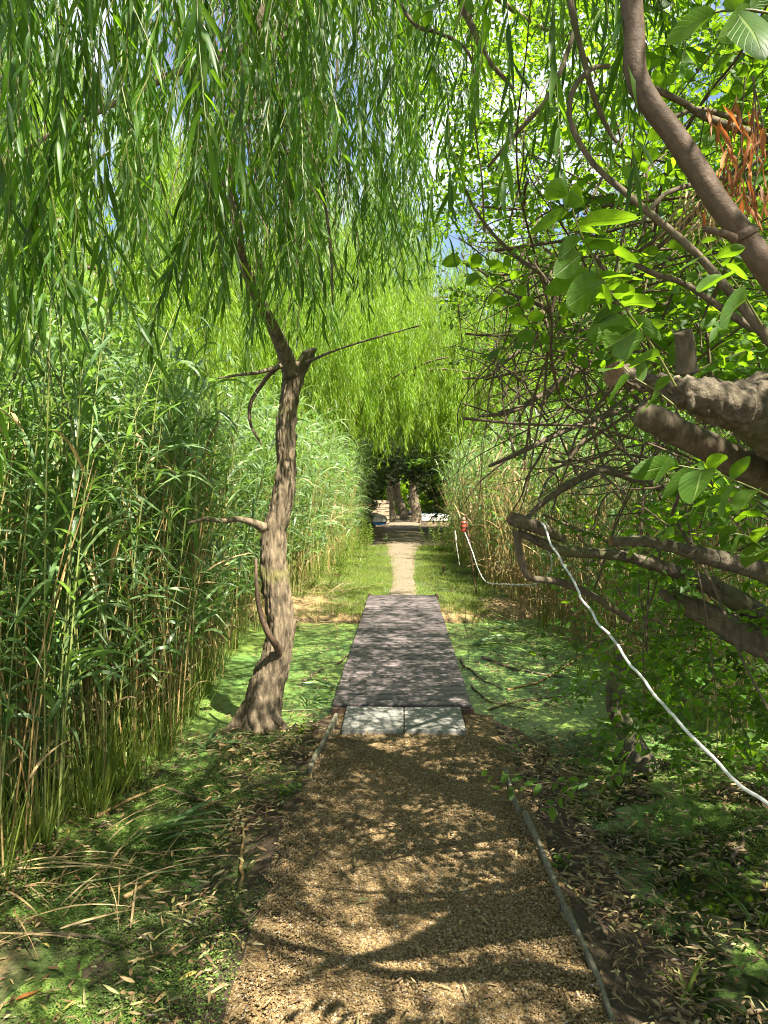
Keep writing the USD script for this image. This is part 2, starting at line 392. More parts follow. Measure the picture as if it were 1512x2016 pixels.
# ground: mud, with moss and straw where the mesh says so (primvars moss, straw)
M['earth'] = usdkit.material(stage, '/World/Looks/earth', {
    "g": ("geometry", {}), "am": ("attribute", {"attribute": "moss"}), "as": ("attribute", {"attribute": "straw"}),
    "n": ("noise_texture", {"scale": 45.0, "detail": 8.0, "roughness": 0.7}), "n2": ("noise_texture", {"scale": 3.2, "detail": 7.0, "roughness": 0.65}), "n3": ("noise_texture", {"scale": 5.0, "detail": 6.0, "roughness": 0.6}),
    "mud": ("rgb_ramp", {"ramp": [(0.3, (0.028, 0.019, 0.011)), (0.55, (0.070, 0.048, 0.026)), (0.75, (0.15, 0.105, 0.055))]}),
    "mos": ("rgb_ramp", {"ramp": [(0.3, (0.022, 0.042, 0.008)), (0.7, (0.085, 0.130, 0.022))]}),
    "str": ("rgb_ramp", {"ramp": [(0.3, (0.16, 0.10, 0.042)), (0.7, (0.38, 0.27, 0.12))]}),
    "a1": ("math", {"math_type": "add"}), "t1": ("map_range", {"from_min": 0.93, "from_max": 1.12, "clamp": True}),
    "a2": ("math", {"math_type": "add"}), "t2": ("map_range", {"from_min": 0.93, "from_max": 1.12, "clamp": True}),
    "m1": ("mix_color", {}), "m2": ("mix_color", {}), "b": ("bump", {"strength": 1.0, "distance": 0.02}), "p": ("principled_bsdf", {"roughness": 0.8, "specular_ior_level": 0.3})},
    [("g.position", "n.vector"), ("g.position", "n2.vector"), ("g.position", "n3.vector"), ("n.fac", "mud.fac"), ("n.fac", "mos.fac"), ("n.fac", "str.fac"),
     ("am.fac", "a1.value1"), ("n2.fac", "a1.value2"), ("a1.value", "t1.value"), ("as.fac", "a2.value1"), ("n3.fac", "a2.value2"), ("a2.value", "t2.value"),
     ("t1.result", "m1.fac"), ("mud.color", "m1.a"), ("mos.color", "m1.b"), ("t2.result", "m2.fac"), ("m1.result", "m2.a"), ("str.color", "m2.b"), ("m2.result", "p.base_color"), ("n.fac", "b.height"), ("b.normal", "p.normal")], surface="p.BSDF")

# duckweed on still water: a grainy green skin, torn open by primvar "open"
M['duckweed_water'] = usdkit.material(stage, '/World/Looks/duckweed_water', {
    "g": ("geometry", {}), "ao": ("attribute", {"attribute": "open"}), "v": ("voronoi_texture", {"scale": 170.0}), "sc": ("separate_color", {}),
    "n2": ("noise_texture", {"scale": 2.4, "detail": 8.0, "roughness": 0.62}), "n3": ("noise_texture", {"scale": 0.9, "detail": 4.0}),
    "r": ("rgb_ramp", {"ramp": [(0.0, (0.055, 0.110, 0.022)), (0.6, (0.115, 0.185, 0.042)), (1.0, (0.19, 0.26, 0.075))]}),
    "r3": ("rgb_ramp", {"ramp": [(0.35, (0.80, 0.95, 0.95)), (0.65, (1.15, 1.05, 0.85))]}), "mm": ("mix_color", {"blend_type": "multiply", "fac": 1.0, "use_clamp": False}),
    "a": ("math", {"math_type": "add"}), "t": ("map_range", {"from_min": 0.96, "from_max": 1.02, "clamp": True}),
    "b": ("bump", {"strength": 0.5, "distance": 0.004, "invert": True}),
    "p": ("principled_bsdf", {"roughness": 0.36, "specular_ior_level": 0.6}), "w": ("principled_bsdf", {"base_color": (0.012, 0.014, 0.009), "roughness": 0.05, "specular_ior_level": 0.5}), "mx": ("mix_closure", {})},
    [("g.position", "v.vector"), ("v.color", "sc.color"), ("sc.r", "r.fac"), ("g.position", "n2.vector"), ("g.position", "n3.vector"), ("n3.fac", "r3.fac"), ("r.color", "mm.a"), ("r3.color", "mm.b"), ("mm.result", "p.base_color"),
     ("v.distance", "b.height"), ("b.normal", "p.normal"), ("ao.fac", "a.value1"), ("n2.fac", "a.value2"), ("a.value", "t.value"), ("t.result", "mx.fac"), ("p.BSDF", "mx.closure1"), ("w.BSDF", "mx.closure2")], surface="mx.closure")

# ------------------------------------------------------------------ the ground, the water, the paths
WATER = -0.16


def sstep(a, b, x):
    t = np.clip((x - a) / (b - a), 0, 1)
    return t * t * (3 - 2 * t)


def wob(x, y, s, seed):
    return meshkit.fbm(np.stack([x * s, y * s, np.zeros_like(x)], -1), 4, seed) - 0.5


def pond_mask(x, y):
    """1 inside the pond and the wet reed margin, 0 on land."""
    w = wob(x, y, 0.9, 3) * 0.9
    shore = 5.75 - 0.25 * sstep(0.6, 2.0, x) + w * 0.5
    shore = np.where(x < -0.5, 5.55 - 1.9 * sstep(-1.0, -1.75, x) + w * 0.6, shore)
    back = 10.35 + w * 0.7 + 0.5 * sstep(0.8, 2.0, x)
    return sstep(shore - 0.15, shore + 0.25, y) * (1 - sstep(back - 0.25, back + 0.25, y)) * sstep(14, 9, np.abs(x))


def G(x, y):
    x, y = np.asarray(x, float), np.asarray(y, float)
    side = sstep(0.50, 0.95, np.abs(x - 0.05))
    front = 1 - sstep(9.5, 11.2, y)
    land = -0.025 - (0.105 * front + 0.02) * side + 0.05 * wob(x, y, 1.3, 5) * side + 0.035 * wob(x, y, 5.0, 8) * side
    land = land - (0.006 * sstep(-0.62, -0.9, x) + .026 * sstep(0.85, 1.2, x)) * front
    land = land + 0.10 * np.exp(-(((x + 1.0) / 0.38) ** 2 + ((y - 5.45) / 0.42) ** 2))
    p = pond_mask(x, y)
    far = sstep(60, 140, np.hypot(x, y))
    return land * (1 - p) + (-0.42) * p + far * 0.6


def axis(parts):
    out = [np.arange(a, b, s) for a, b, s in parts]
    return np.concatenate(out + [[parts[-1][1]]])


def grid(xs, ys, zf):
    X, Y = np.meshgrid(xs, ys)
    Z = zf(X, Y)
    v = np.stack([X, Y, Z], -1).reshape(-1, 3)
    n, m = len(xs), len(ys)
    i, j = np.meshgrid(np.arange(m - 1), np.arange(n - 1), indexing='ij')
    a = i * n + j
    q = np.stack([a, a + 1, a + n + 1, a + n], -1).reshape(-1, 4)
    return v, np.vstack([q[:, [0, 1, 2]], q[:, [0, 2, 3]]])


gx = axis([(-160, -20, 10), (-20, -5, 0.8), (-5, -2.6, 0.12), (-2.6, 2.6, 0.045), (2.6, 5, 0.12), (5, 20, 0.8), (20, 160, 10)])
gy = axis([(-40, -2, 2), (-2, 1.6, 0.3), (1.6, 6.6, 0.045), (6.6, 13, 0.09), (13, 24, 0.3), (24, 60, 1.5), (60, 180, 10)])
gv, gf = grid(gx, gy, G)
_X, _Y = gv[:, 0], gv[:, 1]
moss = 0.30 + 0.28 * sstep(10.5, 12, _Y) * (1 - sstep(21, 26, _Y)) - 0.10 * (_Y > 26) + 0.22 * sstep(-0.55, -0.8, _X) * (_Y < 6)
moss = np.where((_Y < 9) & (_X > 0.5), 0.34 + 0.05 * sstep(1.0, 1.6, _X), moss)
straw = 0.16 + 0.34 * sstep(-0.95, -1.35, _X) * sstep(10.2, 11.5, _Y) + 0.28 * sstep(1.0, 1.5, _X) * sstep(10.2, 11.5, _Y)
straw = straw + 0.25 * sstep(-1.05, -1.6, _X) * (1 - sstep(3.6, 4.4, _Y)) + 0.38 * sstep(9.6, 10.2, _Y) * (1 - sstep(11, 12.8, _Y))
_g = obj('ground', (gv, gf), 'earth', None, True, extra={'moss': moss, 'straw': straw})
tag(_g, kind='structure')

wv, wf = grid(axis([(-14, -3, 0.5), (-3, 3, 0.06), (3, 14, 0.5)]), axis([(1.2, 6.5, 0.06), (6.5, 12, 0.12)]), lambda x, y: np.full_like(x, WATER) + 0.004 * wob(x, y, 8.0, 11))
_o = 0.33 + 0.16 * (1 - sstep(4.6, 5.6, wv[:, 1])) + 0.05 * (1 - sstep(4.6, 5.6, wv[:, 1])) * (wv[:, 0] > 0)
tag(obj('pond_water', (wv, wf), 'duckweed_water', None, True, extra={'open': _o}), kind='structure')


def path_z(x, y):
    e = np.abs(x - 0.05) / 0.62
    return -0.004 - 0.030 * np.clip(e, 0, 1.2) ** 4 + 0.018 * wob(x, y, 2.2, 21) + 0.010 * wob(x, y, 14.0, 22)


pv, pf = grid(np.linspace(-0.56, 0.66, 60), np.arange(-1.0, 5.63, 0.025), path_z)
pv[:, 0] += 0.16 * wob(pv[:, 1] * 1.0, pv[:, 0] * 0, 1.5, 31) * np.abs(pv[:, 0] - 0.05)
tag(obj('gravel_path', (pv, pf), 'gravel_bed', None, True), kind='structure')


def worn_half(y):
    return np.interp(y, [11.7, 14, 18, 24, 30, 40, 48, 52], [0.25, 0.22, 0.30, 0.55, 0.85, 0.9, 1.2, 2.5])


_ys = axis([(11.72, 20, 0.12), (20, 52, 0.4)])
_u2 = np.linspace(-1, 1, 25)
_XX = (0.02 + worn_half(_ys)[:, None] * _u2[None] * (1 + 0.5 * wob(np.repeat(_ys[:, None], 25, 1), np.sign(_u2)[None] * 3.0 + 0 * _ys[:, None], 1.3, 33) * (np.abs(_u2) > 0.6)))
_YY = np.repeat(_ys[:, None], 25, 1)
_ZZ = G(_XX, _YY) + 0.022 - 0.03 * np.abs(_u2[None]) ** 6
_v = np.stack([_XX, _YY, _ZZ], -1).reshape(-1, 3)
_, _f2 = grid(_u2, _ys, lambda a, b: a)
tag(obj('worn_path', (_v, _f2), 'pale_path', None, True), kind='structure')

# gravel chips on the near path, as patches of loose stones
R = np.random.default_rng(11)


def chips_patch(seed, n=1900, size=0.36):
    r = np.random.default_rng(seed)
    ico = trimesh.creation.icosahedron()
    base = np.array(ico.vertices); faces = np.array(ico.faces)
    c = np.c_[r.uniform(-size / 2, size / 2, (n, 2)), np.zeros(n)]
    s = r.uniform(0.0022, 0.0046, n) * r.choice([1, 1, 1, 1.35], n)
    sq = np.stack([r.uniform(.75, 1.3, n), r.uniform(.75, 1.2, n), r.uniform(.5, .9, n)], -1)
    a = r.uniform(0, 6.28, n)
    v = base[None] * sq[:, None] * r.uniform(.8, 1.2, (n, 12, 1))
    x = v[..., 0] * np.cos(a)[:, None] - v[..., 1] * np.sin(a)[:, None]
    y = v[..., 0] * np.sin(a)[:, None] + v[..., 1] * np.cos(a)[:, None]
    v = np.stack([x, y, v[..., 2]], -1) * s[:, None, None] + c[:, None]
    v[..., 2] += (s * 0.35)[:, None]
    f = (faces[None] + (np.arange(n) * 12)[:, None, None]).reshape(-1, 3)
    return v.reshape(-1, 3), f, np.repeat(r.beta(1.7, 1.7, n), 12)


gs = UsdGeom.PointInstancer.Define(stage, '/World/gravel')
gp = []
for k in range(3):
    v, f, t = chips_patch(40 + k)
    gp.append(str(obj('stone_patch', (v, f), 'gravel_chip', '/World/gravel', False, t).GetPath()))
_px, _py = np.meshgrid(np.arange(-0.35, 0.50, 0.20), np.arange(1.7, 5.0, 0.25))
_px, _py = _px.ravel() + R.uniform(-.06, .06, _px.size), _py.ravel() + R.uniform(-.05, .05, _py.size)
_ok = (_px > -0.60) & (_px < 0.66)
_px, _py = _px[_ok], _py[_ok]
_names[('/World', 'gravel')] = 0
scatter('gravel', gp, R.integers(0, 3, len(_px)), np.c_[_px, _py, path_z(_px, _py) + 0.001], quat(R.uniform(0, 6.28, len(_px))), np.ones(len(_px)))

# ------------------------------------------------------------------ boardwalk, slabs, edging boards
bw = thing('boardwalk', 'low boardwalk of dark grey cross planks over the duckweed pond', 'boardwalk', (0, 5.62, 0))
R = np.random.default_rng(5)
NPL, PW = 43, 0.1425
for k in range(NPL):
    w = 1.03 + R.normal(0, 0.004)
    v, f = box(0, 0, 0, w, PW - 0.024, 0.026, 0.006)
    a = R.normal(0, 0.0022)
    v = v @ np.array([[math.cos(a), math.sin(a), 0], [-math.sin(a), math.cos(a), 0], [0, 0, 1]])
    v += [R.normal(0, 0.004), (k + 0.5) * PW, 0.036 + R.normal(0, 0.0012)]
    v[:, 2] += v[:, 0] * R.normal(0, 0.0015)
    pl = obj('plank', (v, f), 'plank_wood', bw)
    if k % 2 == 0 or k < 16:
        sc = [box(sx, (k + 0.5) * PW, 0.0495, 0.009, 0.009, 0.002, 0.0006) for sx in (-0.44, 0.44)]
        obj('screw', cat(sc)[:2], 'rust', bw) if k < 6 else None
for sx in (-0.47, 0.0, 0.47):
    obj('beam', box(sx, NPL * PW / 2, -0.06, 0.06, NPL * PW - 0.02, 0.16), 'beam_wood', bw)
obj('end_board', box(0, -0.016, -0.02, 1.05, 0.03, 0.095), 'beam_wood', bw)
obj('end_board', box(0, NPL * PW + 0.016, -0.02, 1.03, 0.03, 0.08), 'beam_wood', bw)
for sx in (-0.5, 0.53):
    obj('post', box(sx, NPL * PW - 0.03, -0.12, 0.055, 0.055, 0.38), 'beam_wood', bw)
for sx in (-0.5, 0.5):
    obj('post', box(sx, 2.9, -0.24, 0.07, 0.07, 0.42), 'beam_wood', bw)

for k, (x0, x1, lab) in enumerate(((-0.405, 0.010, 'grey concrete paving slab at boardwalk start, the left one with leaf shadows'), (0.017, 0.425, 'grey concrete paving slab at boardwalk start, the right one'))):
    v, f = box((x0 + x1) / 2, 5.335, 0, x1 - x0, 0.50, 0.045, 0.005)
    v[:, 2] += 0.010 + (v[:, 1] - 5.3) * 0.03 + (v[:, 0]) * (0.012 if k else -0.01)
    tag(obj('paving_slab', (v, f), 'concrete'), lab, 'paving slab')


def edging(p0, p1, top0, top1, lab, w=0.016, h=0.11):
    p0, p1 = np.array(p0), np.array(p1)
    n = 14
    t = np.linspace(0, 1, n)
    d = (p1 - p0) / np.linalg.norm(p1 - p0)
    s = np.array([d[1], -d[0]])
    c = p0 + (p1 - p0) * t[:, None] + s * (0.008 * np.sin(t * 4 + p0[1]))[:, None]
    z = top0 + (top1 - top0) * t + 0.004 * np.sin(t * 11)
    ring = []
    for off, dz in ((-w / 2, -h), (-w / 2, -0.003), (-w / 2 + .003, 0), (w / 2 - .003, 0), (w / 2, -0.003), (w / 2, -h)):
        ring.append(np.c_[c + s * off, z + dz])
    v = np.stack(ring, 1).reshape(-1, 3)
    i, j = np.meshgrid(np.arange(n - 1), np.arange(6), indexing='ij')
    q = np.stack([i * 6 + j, i * 6 + (j + 1) % 6, (i + 1) * 6 + (j + 1) % 6, (i + 1) * 6 + j], -1).reshape(-1, 4)
    f = np.vstack([q[:, [0, 1, 2]], q[:, [0, 2, 3]], [[0, 2, 1], [0, 3, 2], [0, 4, 3], [0, 5, 4]], np.array([[0, 1, 2], [0, 2, 3], [0, 3, 4], [0, 4, 5]]) + (n - 1) * 6])
    tag(obj('edging_board', (v, f), 'edging_wood'), lab, 'edging board')


edging((-0.53, 4.45), (-0.475, 5.42), 0.008, 0.045, 'weathered timber edging board left of the path, ending at the boardwalk', 0.024, 0.12)
edging((0.585, 4.42), (0.595, 3.84), 0.018, 0.022, 'timber edging board right of the path, farthest of the three there')
edging((0.605, 3.80), (0.64, 3.02), 0.026, 0.012, 'timber edging board right of the path, the longest, in the middle')
edging((0.63, 2.98), (0.655, 2.35), 0.010, -0.012, 'timber edging board right of the path, nearest and half sunk in leaves')

# ------------------------------------------------------------------ prototypes: hanging willow shoots, leafy sprays, reeds, grass
PROTO = {}


def proto(key, pieces, parent):
    """pieces: (name, (v, f, tint), material). Defined under the first thing that shows it."""
    x = UsdGeom.Xform.Define(stage, numbered(parent, key))
    for nm, g, mt in pieces:
        obj(nm, (g[0], g[1]), mt, x.GetPrim(), True if mt.startswith('twig') else False, g[2])
    PROTO.setdefault(key, []).append(str(x.GetPath()))


def shoot_leaves(line, rng, spacing, ll, lw, skip=0.0, amax=42, rows=4):
    seg = np.linalg.norm(np.diff(line, axis=0), axis=1)
    s = np.r_[0, np.cumsum(seg)]
    q = np.arange(spacing, s[-1], spacing)
    q = q[rng.random(len(q)) > skip]
    n = len(q)
    b = np.stack([np.interp(q, s, line[:, k]) for k in range(3)], -1)
    tg = np.stack([np.interp(q, s, np.gradient(line[:, k])) for k in range(3)], -1)
    tg /= np.linalg.norm(tg, axis=1, keepdims=True)
    az = rng.uniform(0, 6.28) + np.arange(n) * 2.4 + rng.normal(0, .5, n)
    o = np.stack([np.cos(az), np.sin(az), np.zeros(n)], -1)
    a = np.radians(rng.uniform(8, amax, n))[:, None]
    tg[:, 2] -= 0.7
    tg /= np.linalg.norm(tg, axis=1, keepdims=True)
    d = tg * np.cos(a) + o * np.sin(a)
    nr = o * np.cos(a) - tg * np.sin(a) + rng.normal(0, .45, (n, 3))
    return blades(b, d, nr, rng.uniform(.75, 1.2, n) * ll, rng.uniform(.8, 1.2, n) * lw, rng.uniform(0, .35, n), rows, 'lance', .3, rng.normal(0, .5, n), 0.02, rng.random(n))


def willow_shoot(L, seed, spacing=0.027, ll=0.088, lw=0.0125, skip=0.08, rows=4, side=3, bare=0.0, thick=0.0016):
    r = np.random.default_rng(seed)
    n = 9
    z = -np.linspace(0, L, n)
    line = np.c_[np.cumsum(r.normal(0, 0.022, n)), np.cumsum(r.normal(0, 0.022, n)), z]
    line[0] = 0
    line = smooth_line(line, 0.09)
    st = [tube(line, np.linspace(thick * 1.5, thick * 0.6, len(line)), 4, False)]
    lv = []
    k0 = int(len(line) * bare)
    lv.append(shoot_leaves(line[k0:], r, spacing, ll, lw, skip, rows=rows))
    for _ in range(side):
        i = r.integers(1, max(2, len(line) - 4))
        a = r.uniform(0, 6.28)
        ln = wander(line[i], [math.cos(a) * .6, math.sin(a) * .6, -1], r.uniform(.25, .6), r, 5, .25, .8)
        st.append(tube(ln, np.linspace(thick, thick * .5, len(ln)), 3, False))
        lv.append(shoot_leaves(ln, r, spacing, ll, lw, skip, rows=rows))
    return cat(st), cat(lv)


def spray(L, seed, ll=0.058, lw=0.032, n=16, rows=5, kind='ovate', thick=0.002, side=2):
    """A leafy twig along +x."""
    r = np.random.default_rng(seed)
    st, lv = [], []
    line0 = smooth_line(wander((0, 0, 0), (1, 0, .1), L, r, 6, .22, .2), .05)
    lines = [line0]
    for _ in range(side):
        i = r.integers(1, len(line0) - 3)
        s = r.choice([-1, 1])
        lines.append(smooth_line(wander(line0[i], (1, s * r.uniform(.6, 1.2), r.normal(0, .35)), L * r.uniform(.35, .6), r, 4, .2, .2), .05))
    for q, ln in enumerate(lines):
        st.append(tube(ln, np.linspace(thick, thick * .5, len(ln)), 4, False))
        m = n if q == 0 else n // 2
        t = np.linspace(.12, 1, m) * (len(ln) - 1)
        i = np.clip(t.astype(int), 0, len(ln) - 2)
        b = ln[i] + (ln[i + 1] - ln[i]) * (t - i)[:, None]
        tg = ln[i + 1] - ln[i]
        tg /= np.linalg.norm(tg, axis=1, keepdims=True)
        s = np.where(np.arange(m) % 2 == 0, 1, -1)
        lat = np.cross([0, 0, 1.0], tg)
        d = tg * .65 + lat * s[:, None] * r.uniform(.4, 1.1, (m, 1)) + r.normal(0, .22, (m, 3))
        nr = np.array([0, 0, 1.0]) + r.normal(0, .45, (m, 3))
        lv.append(blades(b, d, nr, r.uniform(.65, 1.2, m) * ll, r.uniform(.8, 1.15, m) * lw, r.uniform(.05, .35, m), rows, kind, .22, r.normal(0, .35, m), 0.0, r.random(m)))
    return cat(st), cat(lv)


# ------------------------------------------------------------------ the leaning willow by the boardwalk
willow = thing('willow_tree', 'leaning weeping willow with twisted ridged trunk left of the boardwalk', 'tree')
tr = [(511, 1475, 66), (512, 1435, 54), (514, 1402, 46), (519, 1370, 43), (530, 1330, 40), (542, 1290, 35), (550, 1240, 33), (545, 1190, 34), (537, 1140, 34), (533, 1090, 31), (537, 1045, 29), (547, 1010, 28), (556, 970, 26), (560, 920, 24), (560, 870, 23), (562, 820, 23), (569, 775, 24), (576, 738, 25), (580, 712, 22)]
_d = 5.55
tp = at([a for a, _, _ in tr], [b for _, b, _ in tr], _d)
tp[:, 1] += np.linspace(0, 0.12, len(tp)) + 0.04 * np.sin(np.linspace(0, 5, len(tp)))
tl, trd = smooth_line(tp, 0.014, [c * .86 * _d / FPX for _, _, c in tr])
_tw = bark_bump(0.030, 36.0, 2, 0.022)
v, f = tube(tl, trd[:, 0], 112, True, _tw)
obj('trunk', (v, f), 'bark_willow', willow, True)
FORK = tp[-1]
for a, l_, r_ in ((3.3, .30, .050), (4.5, .26, .055), (5.6, .28, .045)):
    c = np.array([tp[2][0], tp[2][1], 0])
    w = [c + [math.cos(a) * .05, math.sin(a) * .05, .12], c + [math.cos(a) * .13, math.sin(a) * .13, .01], c + [math.cos(a + .2) * l_ * .7, math.sin(a + .2) * l_ * .7, -.07], c + [math.cos(a) * l_, math.sin(a) * l_, -.17]]
    w = smooth_line(w, .012)
    v, f = tube(w, np.linspace(r_ * 1.3, .018, len(w)), 20, True, bark_bump(.012, 36, int(a * 10), .03))
    obj('root', (v, f), 'bark_willow', willow, True)


def limb(px_line, parent, mat, name='branch', sides=14, step=0.03, bump=0.004, sc=40, smooth=True, seed=1, lump=0.0, cap=True):
    """px_line: (px, py, depth, radius in px) points."""
    a = np.array(px_line, float)
    p = at(a[:, 0], a[:, 1], a[:, 2])
    ln, rr = smooth_line(p, step, a[:, 3] * a[:, 2] / FPX)
    v, f = tube(ln, rr[:, 0], sides, cap, bark_bump(bump, sc, seed, lump) if bump else None)
    return obj(name, (v, f), mat, parent, smooth), ln, rr[:, 0]


limb([(574, 745, 5.6, 17), (566, 712, 5.58, 17), (556, 685, 5.5, 15), (540, 650, 5.4, 13), (517, 605, 5.25, 12), (497, 565, 5.1, 11), (478, 515, 4.9, 10), (468, 450, 4.7, 10), (455, 350, 4.5, 9), (470, 200, 4.3, 9), (520, 0, 4.2, 8), (560, -250, 4.1, 7), (640, -520, 4.0, 5)], willow, 'bark_willow', 'limb', 20, .03, .006)
limb([(580, 765, 5.62, 12), (590, 730, 5.62, 14), (602, 708, 5.6, 14), (612, 694, 5.58, 9), (622, 686, 5.57, 2)], willow, 'bark_dark', 'broken_stub', 20, .012, .012, 40, True, 4, .02)
limb([(520, 1040, 5.5, 12), (500, 1030, 5.45, 8), (470, 1022, 5.4, 6), (440, 1026, 5.35, 5), (405, 1022, 5.2, 4), (370, 1030, 5.1, 3)], willow, 'bark_willow', 'branch')
limb([(552, 1300, 5.58, 6), (544, 1272, 5.47, 7), (527, 1245, 5.40, 6.5), (511, 1200, 5.40, 5), (505, 1150, 5.43, 4), (504, 1100, 5.47, 3)], willow, 'bark_smooth', 'branch')
limb([(553, 718, 5.5, 6), (530, 738, 5.45, 5), (505, 772, 5.4, 4.5), (492, 800, 5.38, 4), (494, 838, 5.36, 3), (515, 875, 5.36, 2)], willow, 'bark_smooth', 'branch')
limb([(555, 720, 5.5, 5), (510, 733, 5.3, 4), (470, 738, 5.2, 3), (430, 745, 5.0, 2)], willow, 'bark_dark', 'branch')
limb([(600, 715, 5.55, 4), (660, 690, 5.2, 2.5), (740, 665, 5.0, 2), (830, 640, 4.9, 1.5)], willow, 'bark_dark', 'branch')
limb([(575, 0, 3.6, 6), (590, 120, 3.6, 5), (600, 240, 3.65, 4.5), (632, 360, 3.7, 4), (650, 480, 3.75, 3), (655, 600, 3.8, 2)], willow, 'bark_dark', 'branch', 8)
# overhead limbs, above the picture: they carry the curtain and shade the path
R = np.random.default_rng(77)
_top = at(560, -250, 4.1)
ANCH = []
for k in range(13):
    a = k / 13 * 6.28 + R.uniform(-.2, .2)
    st = _top + [0, 0, R.uniform(-.9, .5)]
    ln = smooth_line(wander(st, [math.cos(a), math.sin(a), .35], R.uniform(2.6, 4.2), R, 7, .25, .55), .12)
    v, f = tube(ln, np.linspace(.032, .008, len(ln)), 8)
    obj('limb', (v, f), 'bark_willow', willow, True)
    ANCH += list(ln[4:])

for k, (L, sp, sk, sd, br) in enumerate([(1.5, .027, .05, 4, 0), (1.3, .026, .1, 3, .1), (1.7, .028, .1, 4, .15), (1.1, .025, .05, 3, 0), (1.4, .034, .45, 2, .3), (1.2, .03, .6, 1, .3), (0.8, .024, .05, 2, 0), (1.6, .026, .08, 5, 0)]):
    s, l = willow_shoot(L, 100 + k, sp, .088, .0125, sk, 4, sd, br)
    PROTO.setdefault('near_shoot', []).append((s, l))


def hang(name, parent, keys, bottoms, tops, rng, mat='willow_leaf', stem='twig_green', sizes=(.85, 1.2), lean=0.07, lens=None):
    """Chains of shoots that fill the height between each top and bottom point."""
    pos, sc, ix = [], [], []
    for b, t in zip(bottoms, tops):
        L0, s = 1.3, rng.uniform(*sizes)
        n = max(1, int(math.ceil((t - b[2]) / (L0 * s * .8))))
        for k in range(n):
            ix.append(int(rng.integers(0, len(keys))))
            z = b[2] + k * L0 * s * .85 + (lens[ix[-1]] if lens else L0 * .85) * s
            pos.append((b[0] + rng.normal(0, .05) * k, b[1] + rng.normal(0, .05) * k, z)); sc.append(s)
    pos = np.array(pos)
    n = len(pos)
    # local frame hangs along -z: tilt by a small pitch and roll
    q = quat(rng.uniform(0, 6.28, n), rng.normal(0, lean, n), rng.normal(0, lean, n))
    return scatter(name, keys, ix, pos, q, np.array(sc), parent)


_np = []
for k, (s, l) in enumerate(PROTO['near_shoot']):
    x = UsdGeom.Xform.Define(stage, numbered(str(willow.GetPath()) + '/foliage', 'hanging_shoot'))
    obj('stem', (s[0], s[1]), 'twig_green', x.GetPrim(), False, s[2])
    obj('leaves', (l[0], l[1]), 'willow_leaf', x.GetPrim(), False, l[2])
    _np.append(str(x.GetPath()))
PROTO['near'] = _np

# sky gaps seen through the leaves: centre and size in the photograph
GAPS = [(200, 340, 48, 100), (110, 25, 60, 30), (900, 330, 24, 70), (985, 240, 16, 30), (955, 470, 16, 24), (700, 130, 25, 35), (860, 20, 50, 40), (1060, 300, 25, 60)]


def in_gap(p, grow=1.0):
    x, y, d = pix(p)
    out = np.zeros(len(np.atleast_2d(p)), bool)
    for cx, cy, rx, ry in GAPS:
        out |= ((x - cx) / (rx * grow)) ** 2 + ((y - cy) / (ry * grow)) ** 2 < 1
    return out & (d > 0)


LANES = [(at(1160, 540, 1.25), .42), (at(1200, 680, 1.27), .35), (at(1330, 270, 1.5), .22), (at(1290, 740, 1.65), .05), ((-1.9, 4.2, 1.7), .5), ((-2.0, 5.3, 1.7), .55), ((-1.8, 3.6, 1.1), .45), ((-1.0, 5.5, 1.2), .22), ((-1.0, 5.5, .5), .2)]


_rs = np.random.default_rng(909)
SPOTS = [((_rs.uniform(-.45, .55), y, 0.0), .17) for y in np.linspace(3.2, 5.4, 11)] + [((_rs.uniform(-1.4, -.6), y, -.1), .2) for y in np.linspace(2.4, 5.2, 6)]


def sun_lane(p, lanes=None):
    """True for what would stand in the openings that let the sun through to the near leaves, the reeds and the trunk."""
    hit = np.zeros(len(p), bool)
    for t, r in lanes or LANES + SPOTS:
        q = p - np.asarray(t)
        a = q @ SUN_DIR
        hit |= (a > .35) & (np.linalg.norm(q - a[:, None] * SUN_DIR, axis=1) < r)
    return hit


def gap_line(b, top):
    """True where a hanging line from b up to height top crosses a sky gap."""
    hit = np.zeros(len(b), bool)
    for t in np.linspace(0, 1, 14):
        p = b.copy(); p[:, 2] = b[:, 2] + (np.minimum(top, b[:, 2] + 6) - b[:, 2]) * t
        hit |= in_gap(p, 0.8)
    return hit


R = np.random.default_rng(7)
# the curtain: lower edge by place in the picture, from layer to layer (px range, lower edge, depth range, number)
def curtain(n, x0, x1, edge, jitter, d0, d1, rng, keep=0.08):
    px = rng.uniform(x0, x1, n)
    py = np.interp(px, edge[0], edge[1]) - np.abs(rng.normal(0, jitter, n)) + rng.normal(0, 18, n)
    d = rng.uniform(d0, d1, n)
    b = at(px, py, d)
    top = CAM[2] + 0.68 * d + 0.15
    g = gap_line(b, top) & (rng.random(n) > keep)
    h = np.zeros(n, bool)
    for t in np.linspace(0, 1, 10):
        q = b.copy(); q[:, 2] = b[:, 2] + (top - b[:, 2]) * t
        h |= sun_lane(q, LANES[4:7])
    g |= h & (rng.random(n) < .85)
    return b[~g], top[~g]


